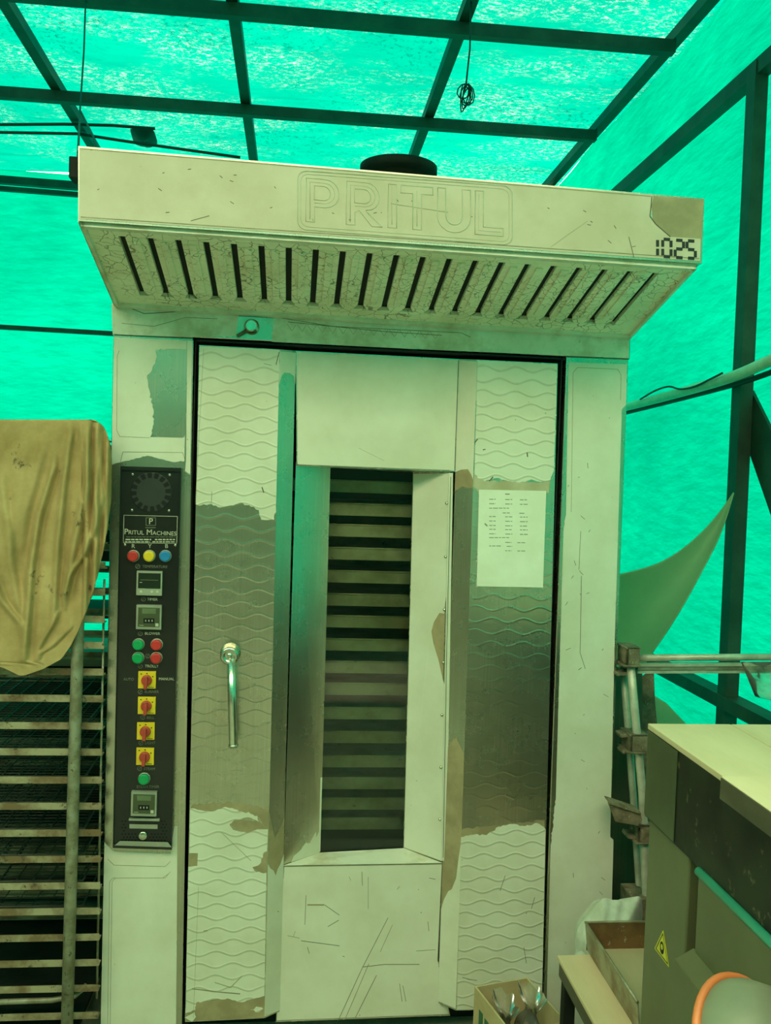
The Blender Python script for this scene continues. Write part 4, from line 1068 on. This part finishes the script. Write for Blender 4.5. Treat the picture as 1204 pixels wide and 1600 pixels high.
def clamp(x0, y0, x1, y1, y, jaws):
    mb = MB(); a, b = atY(x0, y1, y), atY(x1, y0, y)
    mb.box(a.x, b.x, y-.03, y-.022, a.z, b.z, 'clamp_iron'); mb.box(a.x, a.x+.006, y-.03, y+.05, a.z, b.z, 'clamp_iron')
    mb.box(a.x-.004, b.x+.004, y-.03, y+.055, b.z-.006, b.z, 'clamp_iron'); mb.box(a.x-.01, b.x+.004, y-.034, y+.055, a.z-.006, a.z, 'clamp_iron')
    for (px, py), (qx, qy), w in jaws:
        p, q = atY(px, py, y+.015), atY(qx, qy, y+.015); mb.bar(p, q, .05, w, 'clamp_iron')
    mb.build('clamp', cr_, bevel=.002)
clamp(973, 1009, 994, 1036, -.02, [((966, 1036), (988, 1046), .012), ((959, 1051), (984, 1050), .010)])
clamp(979, 1144, 1006, 1170, -.02, [((965, 1147), (985, 1145), .010), ((968, 1172), (1000, 1170), .010)])
clamp(991, 1284, 1012, 1310, -.02, [((976, 1302), (1000, 1308), .012)])
mb = MB(); q = [atY(a, b, -.075) for a, b in ((951, 1256), (958, 1254), (1000, 1272), (1003, 1281), (996, 1290), (962, 1284))]; mb.prism(q, (0, .012, 0), 'clamp_iron')
mb.prism([q[0]+Vector((0, -.006, .001)), q[2]+Vector((0, -.006, .001)), q[2]+Vector((0, .04, .006)), q[0]+Vector((0, .04, .006))], (0, 0, .004), 'clamp_iron')
mb.build('bracket_plate', cr_)
mb = MB(); a = atY(1001, 1398, -.03); mb.box(a.x-.035, a.x+.02, -.06, .05, a.z-.09, a.z+.0, 'clamp_iron'); mb.build('socket', cr_, bevel=.003)
# torn clear plastic hanging over the rail
P = []
for k in range(9):
    t = k/8; row = []
    for i in range(11):
        s = i/10; x = 1157+s*110+t*22*(1-s); y = 1034+t*(54+6*math.sin(s*5)); row.append(atY(x, y, -.05-.012*math.sin(s*9+t*4)-.01*t))
    P.append(row)
mb = MB(); mb.grid(P, 'clear_bag'); tag(mb.build('plastic_scrap', solid=.0006), 'torn clear plastic scrap hanging over the grooved rail', 'plastic')

# machine with floured wooden top
XM, YMB, YMF, ZM = 1.30, -.735, -1.75, 1.158
mach = thing('dough_machine', (1.68, -1.2, 0), 'dark green dough machine with a floured wooden worktop at the right edge', 'machine')
mb = MB()
zb1 = .955
mb.box(XM, 2.06, YMF, YMB, zb1, ZM-.012, 'machine_dark')
yk = atX(1058, 1200, XM).y
mb.box(XM-.0025, XM, yk, YMB-.001, zb1+.004, ZM-.014, 'machine_green')
mb.build('top_housing', mach, bevel=.004)
mb = MB()
for k in range(4):
    x0 = XM-.002+k*.19; mb.box(x0+.0008, x0+.1892, YMF-.005, YMB+.003, ZM-.012, ZM, 'wood_top')
mb.box(XM, 2.06, YMF, YMB, ZM-.014, ZM-.004, 'wood_seam')
mb.build('worktop', mach, bevel=.0015)
ye = atX(1074, 1450, XM+.012).y
mb = MB(); mb.box(XM+.008, 2.04, ye, YMB-.006, 0, zb1, 'machine_olive'); mb.build('end_panel', mach, bevel=.004)
mb = MB()
# side cover, rounded upper edge, standing a little outside the end panel
XC = XM-.006
yc0 = atX(1084, 1400, XC).y
zc = atX(1088, 1358, XC).z
mb.box(XC, 1.98, YMF, yc0-.004, .02, zc, 'machine_olive'); mb.build('side_cover', mach, bevel=.012)
mb = MB(); mb.tube([(XC+.004, yc0-.006, zc-.004), (XC+.004, YMF+.004, zc-.004)], .009, 'teal_reflection', 16); mb.build('cover_edge', mach)['label'] = 'rounded edge with painted-on teal reflection'
mb = MB()
YL0 = atX(1052, 1498, XC-.035).y; zl = atX(1052, 1498, XC-.035).z
mb.hull8([Vector(p) for p in ((XC-.035, YMF, .02), (XC+.02, YMF, .02), (XC-.035, YL0, .02), (XC+.02, YL0, .02),
                              (XC-.035, YMF, zl), (XC+.004, YMF, zl+.022), (XC-.035, YL0, zl), (XC+.004, YL0, zl+.022))], 'machine_olive')
lb = mb.build('lower_guard', mach, bevel=.003)
# warning triangle on the end panel
def tri(mbx, pts, x, m, d): mbx.prism([atX(a, b, x) for a, b in pts], (d, 0, 0), m)
XS = XM+.008
mb = MB()
T = [(1035, 1454), (1022, 1482), (1044, 1511)]
tc = (sum(p[0] for p in T)/3, sum(p[1] for p in T)/3)
sh = lambda k: [(tc[0]+(a-tc[0])*k, tc[1]+(b-tc[1])*k) for a, b in T]
tri(mb, sh(1), XS-.0012, 'sign_yellow', .0011); tri(mb, sh(.86), XS-.0018, 'panel_slot', .0007); tri(mb, sh(.74), XS-.0024, 'sign_yellow', .0007)
cc = atX(1033.5, 1481, XS-.0028)
mb.prism([cc+Vector((0, math.cos(a)*.010, math.sin(a)*.013)) for a in [k*math.pi/6 for k in range(12)]], (.0005, 0, 0), 'panel_slot')
mb.prism([cc+Vector((-.0004, math.cos(a)*.005, math.sin(a)*.006+.002)) for a in [k*math.pi/6 for k in range(12)]], (.0005, 0, 0), 'sign_yellow')
mb.build('warning_sign', mach)['label'] = 'yellow triangular warning sign'
mb = MB(); mb.box(1.66, 2.12, YMB-.004, -.065, 0, .955, 'machine_dark'); mb.build('reflection_blocker', mach, bevel=.006)  # unseen dark box added to darken what the door's left jamb reflects
# board on the worktop
p = atX(1125, 1215, 1.235)
mb = MB(); mb.box(p.x, 1.95, -1.72, p.y, ZM+.0005, ZM+.0365, 'wood_old'); mb.box(p.x+.001, 1.949, -1.719, p.y-.001, ZM+.0365, ZM+.0385, 'wood_top')
tag(mb.build('wooden_board', bevel=.003), 'thick worn wooden board lying across the floured worktop', 'board')
# rounded grey cover with orange rim
mc = thing('motor_cover', (1.17, -1.36, 0), 'grey rounded motor cover with an orange rim at the lower right corner', 'motor')
o = atX(1188, 1646, 1.15)
mb = MB(); mb.lathe((o.x+.0, o.y, o.z), (.42, -.72, .55), [(-.035, .088), (-.02, .092), (.0, .09), (.03, .078), (.05, .055), (.06, .0)], 'machine_grey', 36); mb.build('cover', mc)
mb = MB(); ax = Vector((.42, -.72, .55)).normalized(); a1 = ax.orthogonal().normalized(); a2 = ax.cross(a1)
mb.tube([o-ax*.02+(a1*math.cos(t)+a2*math.sin(t))*.094 for t in [k*math.pi/20 for k in range(40)]], .006, 'orange_paint', 8, closed=True); mb.build('rim', mc)['label'] = 'orange rim'
mb = MB(); mb.lathe((o.x, o.y+.02, 0), (0, 0, 1), [(0, .07), (.01, .07), (.012, .03), (o.z-.11, .03)], 'machine_dark', 16); mb.build('pedestal', mc)

# low table with tin tray
ZT = .45
A = atZ(870, 1492, ZT)
lt = thing('low_table', (A.x+.3, A.y-.17, 0), 'low wooden table with battered dark edges in front of the oven at right', 'table')
mb = MB(); mb.box(A.x, A.x+.425, -.722, A.y, ZT-.012, ZT, 'wood_top'); mb.build('tabletop', lt, bevel=.003)
mb = MB(); mb.box(A.x+.004, A.x+.421, -.72, A.y-.003, ZT-.055, ZT-.012, 'wood_old'); mb.build('apron', lt, bevel=.005)
for x in (A.x+.02, A.x+.40):
    for y in (A.y-.04, -.70):
        mb = MB(); mb.box(x-.014, x+.016, y-.014, y+.016, 0, ZT-.055, 'dark_iron'); mb.build('leg', lt, bevel=.002)
tt = [atZ(916, 1441, ZT+.075), atZ(1012, 1439, ZT+.075)]
tin = thing('tin_tray', (tt[0].x+.12, tt[0].y-.15, ZT), 'deep rusty tin tray resting on the low wooden table', 'tray')
x0, y0 = tt[0].x, tt[0].y; x1, y1 = x0+.26, -.715
mb = MB(); z0, z1 = ZT+.0008, ZT+.075
mb.box(x0+.004, x1, y1, y0-.002, z0, z0+.003, 'wood_top'); mb.build('base', tin)
mb = MB(); mb.prism([(x0-.004, y0, z1), (x0+.004, y0, z0), (x0+.004, y1, z0), (x0-.004, y1, z1)], (.003, 0, 0), 'tin')
mb.tube([(x0-.003, y0, z1), (x0-.003, y1, z1)], .0035, 'tin', 8); mb.build('long_side', tin)
mb = MB(); mb.box(x0+.002, x1, y0-.003, y0, z0, z1, 'tin_rust'); mb.tube([(x0, y0-.001, z1), (x1, y0-.001, z1)], .0035, 'tin', 8); mb.build('rusty_end', tin)['label'] = 'rusty end wall'
mb = MB(); mb.box(x1-.003, x1, y1, y0-.003, z0, z1, 'tin_rust'); mb.build('long_side', tin)

# white plastic sack behind the tray
def sack_pt(px, py, y): return atY(px, py, y)
ring_px = [(948, 1402, .010), (947, 1412, .022), (940, 1424, .05), (935, 1445, .075), (930, 1475, .085)]
P = []
outl = [(898, 1490), (897, 1462), (907, 1440), (922, 1425), (935, 1408), (946, 1400), (955, 1408), (966, 1404), (975, 1412), (990, 1402), (1000, 1398), (1004, 1410), (1004, 1440)]
n = len(outl); rows_ = 11; P = []
for k in range(rows_):
    t = k/(rows_-1); row = []
    for i, (a, b) in enumerate(outl):
        cx, cy = 955, 1500
        x = a+(cx-a)*t*.92; y = b+(1510-b)*t*.95
        dep = -.20-.10*math.sin(math.pi*t*.5)+.016*math.sin(i*2.3+t*9)+.012*math.sin(i*4.1-t*14)
        row.append(atY(x, y, dep))
    P.append(row)
back = [[p+Vector((0, .10*(1-k/(rows_-1))**0*min(1, k/3), 0)) for p in row] for k, row in enumerate(P)]
mb = MB(); mb.grid(P, 'sack_white'); mb.grid(back, 'sack_white')
lx0, lx1 = atY(898, 1490, -.22).x, atY(1000, 1490, -.22).x; zl_ = atY(900, 1490, -.22).z
rings = []
for h, w in ((0, .94), (.1, 1.05), (.25, 1.08), (zl_*.95, 1.0), (zl_+.02, .8)):
    rings.append([Vector(((lx0+lx1)/2+math.cos(a)*(lx1-lx0)/2*w, -.21+math.sin(a)*.085*w, h)) for a in [k*math.pi/12 for k in range(25)]])
mb.grid(rings, 'sack_white')
tag(mb.build('plastic_sack', subd=1), 'crumpled white plastic sack slumped between the oven and the tin tray', 'sack')

# carton with clear bags
ZC = .27
a, b, c3 = atZ(741, 1541, ZC), atZ(866, 1520, ZC), atZ(790, 1606, ZC)
ux = (b-a); ux.z = 0; uy = (c3-a); uy.z = 0
uxn = ux.normalized(); uyn = Vector((uxn.y, -uxn.x, 0))
WX, WY = .165, .22
car = thing('carton', a+uxn*WX/2+uyn*WY/2-Vector((0, 0, ZC)), 'open brown cardboard carton on the floor before the oven door', 'carton')
def cb(s, t, z): return Vector((a.x, a.y, 0))+uxn*s+uyn*t+Vector((0, 0, z))
for nm, s0, s1, t0_, t1_ in (('side', 0, .005, 0, WY), ('side', WX-.005, WX, 0, WY), ('end', .005, WX-.005, 0, .005), ('end', .005, WX-.005, WY-.005, WY)):
    mb = MB(); mb.hull8([cb(s, t, z) for z in (.002, ZC) for t in (t0_, t1_) for s in (s0, s1)], 'carton')
    if nm == 'side' and s0 == 0:
        for k in range(5):
            t = .035+k*.035
            mb.hull8([cb(s, tt_, z) for z in (ZC-.09, ZC-.045-.004*(k % 2)) for tt_ in (t, t+.024) for s in (-.0008, .0002)], 'carton_print')
    mb.build('carton_'+nm, car)
mb = MB(); mb.hull8([cb(s, t, z) for z in (.0, .004) for t in (0, WY) for s in (0, WX)], 'carton'); mb.build('carton_base', car)
for (s, t, h, r, lab) in ((.046, .10, ZC+.004, .036, 'clear plastic bag at the left in the cardboard carton'), (.121, .105, ZC+.020, .037, 'knotted clear plastic bag peaking up at the right in the cardboard carton')):
    rings = []
    prof = [(0, .75), (.08, .95), (.25, 1), (.45, .98), (.6, .9), (.72, .62), (.80, .26), (.86, .30), (.93, .62), (1, .80)]
    jit = [[random.uniform(-1, 1) for _ in range(24)] for _ in prof]
    for k, (v, f) in enumerate(prof):
        ring = []
        for j in range(25):
            q = j*math.pi/12; jj = jit[k][j % 24]
            rr = r*f*(1+(.10 if k < 6 else .22)*jj+.10*math.cos(5*q+k))
            ring.append(cb(s+math.cos(q)*min(rr, r), t+math.sin(q)*rr*1.9, .006+(h-.006)*v+.012*jj*(v > .5)))
        rings.append(ring)
    mb = MB(); mb.grid(rings, 'clear_bag'); tag(mb.build('plastic_bag', subd=1), lab, 'bag', 'bags in the carton')

# ================================================================== ROOF HANGINGS
def hang(name, pts, r, lab, cat, extra=None, m='cable_dark'):
    mb = MB(); mb.tube(pts, r, m, 6)
    for e in extra or []: mb.tube(e[0], e[1], m, 6)
    return tag(mb.build(name), lab, cat)
ZU = ZR-.13
y_ = 1.27
p = atZ(735, 22, ZU); q = atY(728, 130, p.y)
coil = []
for k in range(64):
    a = k*.62; w_ = .6+.4*math.sin(k*.37); coil.append(q+Vector((.03*w_*math.sin(a)+.012*math.sin(k*.23), .02*math.cos(a*1.1), -.035+.055*math.cos(a)*(.75+.3*math.sin(k*.31))-.0004*k)))
hang('hanging_cable', [p+Vector((0, 0, .05)), p.lerp(q, .5)+Vector((.006, 0, 0)), q], .0035, 'coiled dark cable hanging from the roof frame above the oven', 'cable', [(coil, .0026)])
mb = bpy.data.objects['hanging_cable']
p = atZ(134, -10, ZU+.05); q1 = atY(125, 172, .75); q2 = atY(121, 258, HY+.08); q3 = atY(163, 229, HY+.3)
mid = atY(131, 80, (p.y+.75)/2)
q3.z = c[0].z+.001
hang('hanging_wire', [p, mid, q1, q1.lerp(q2, .5), q2], .0035, 'thin dark wire dropping from the roof to the hood corner at left', 'wire', [([q1, q1.lerp(q3, .5)+Vector((.01, 0, .02)), q3], .0035)])
# dark bundle and rods under the roof at left
def lump(px, z, h, name, lab, cat):
    P = []
    cx = sum(a for a, b in px)/len(px); cy = sum(b for a, b in px)/len(px)
    for k in range(6):
        t = k/5; row = []
        for a, b in px+px[:1]:
            w = atZ(cx+(a-cx)*(1-t), cy+(b-cy)*(1-t), z); row.append(w-Vector((0, 0, h*math.sin(t*math.pi/2)+.012*math.sin(a*.7+t*5))))
        P.append(row)
    mb = MB(); mb.grid(P, 'cable_dark'); return tag(mb.build(name, subd=1), lab, cat)
lump([(202, 199), (222, 200), (240, 202), (243, 212), (249, 231), (232, 233), (210, 227), (205, 213)], ZR-.02, .03, 'cloth_bundle', 'dark cloth bundle caught under the roof tarp above the hood', 'cloth')
for pts, lab in (([(-40, 195), (100, 194), (176, 196), (242, 201)], 'upper of two thin dark rods under the roof at upper left'), ([(-40, 206), (120, 209), (205, 222), (375, 246)], 'lower of two thin dark rods under the roof at upper left')):
    mb = MB(); mb.tube([atZ(a, b, ZR-.09) for a, b in pts], .009, 'cable_dark', 8); tag(mb.build('rod'), lab, 'rod', 'rods under the roof')
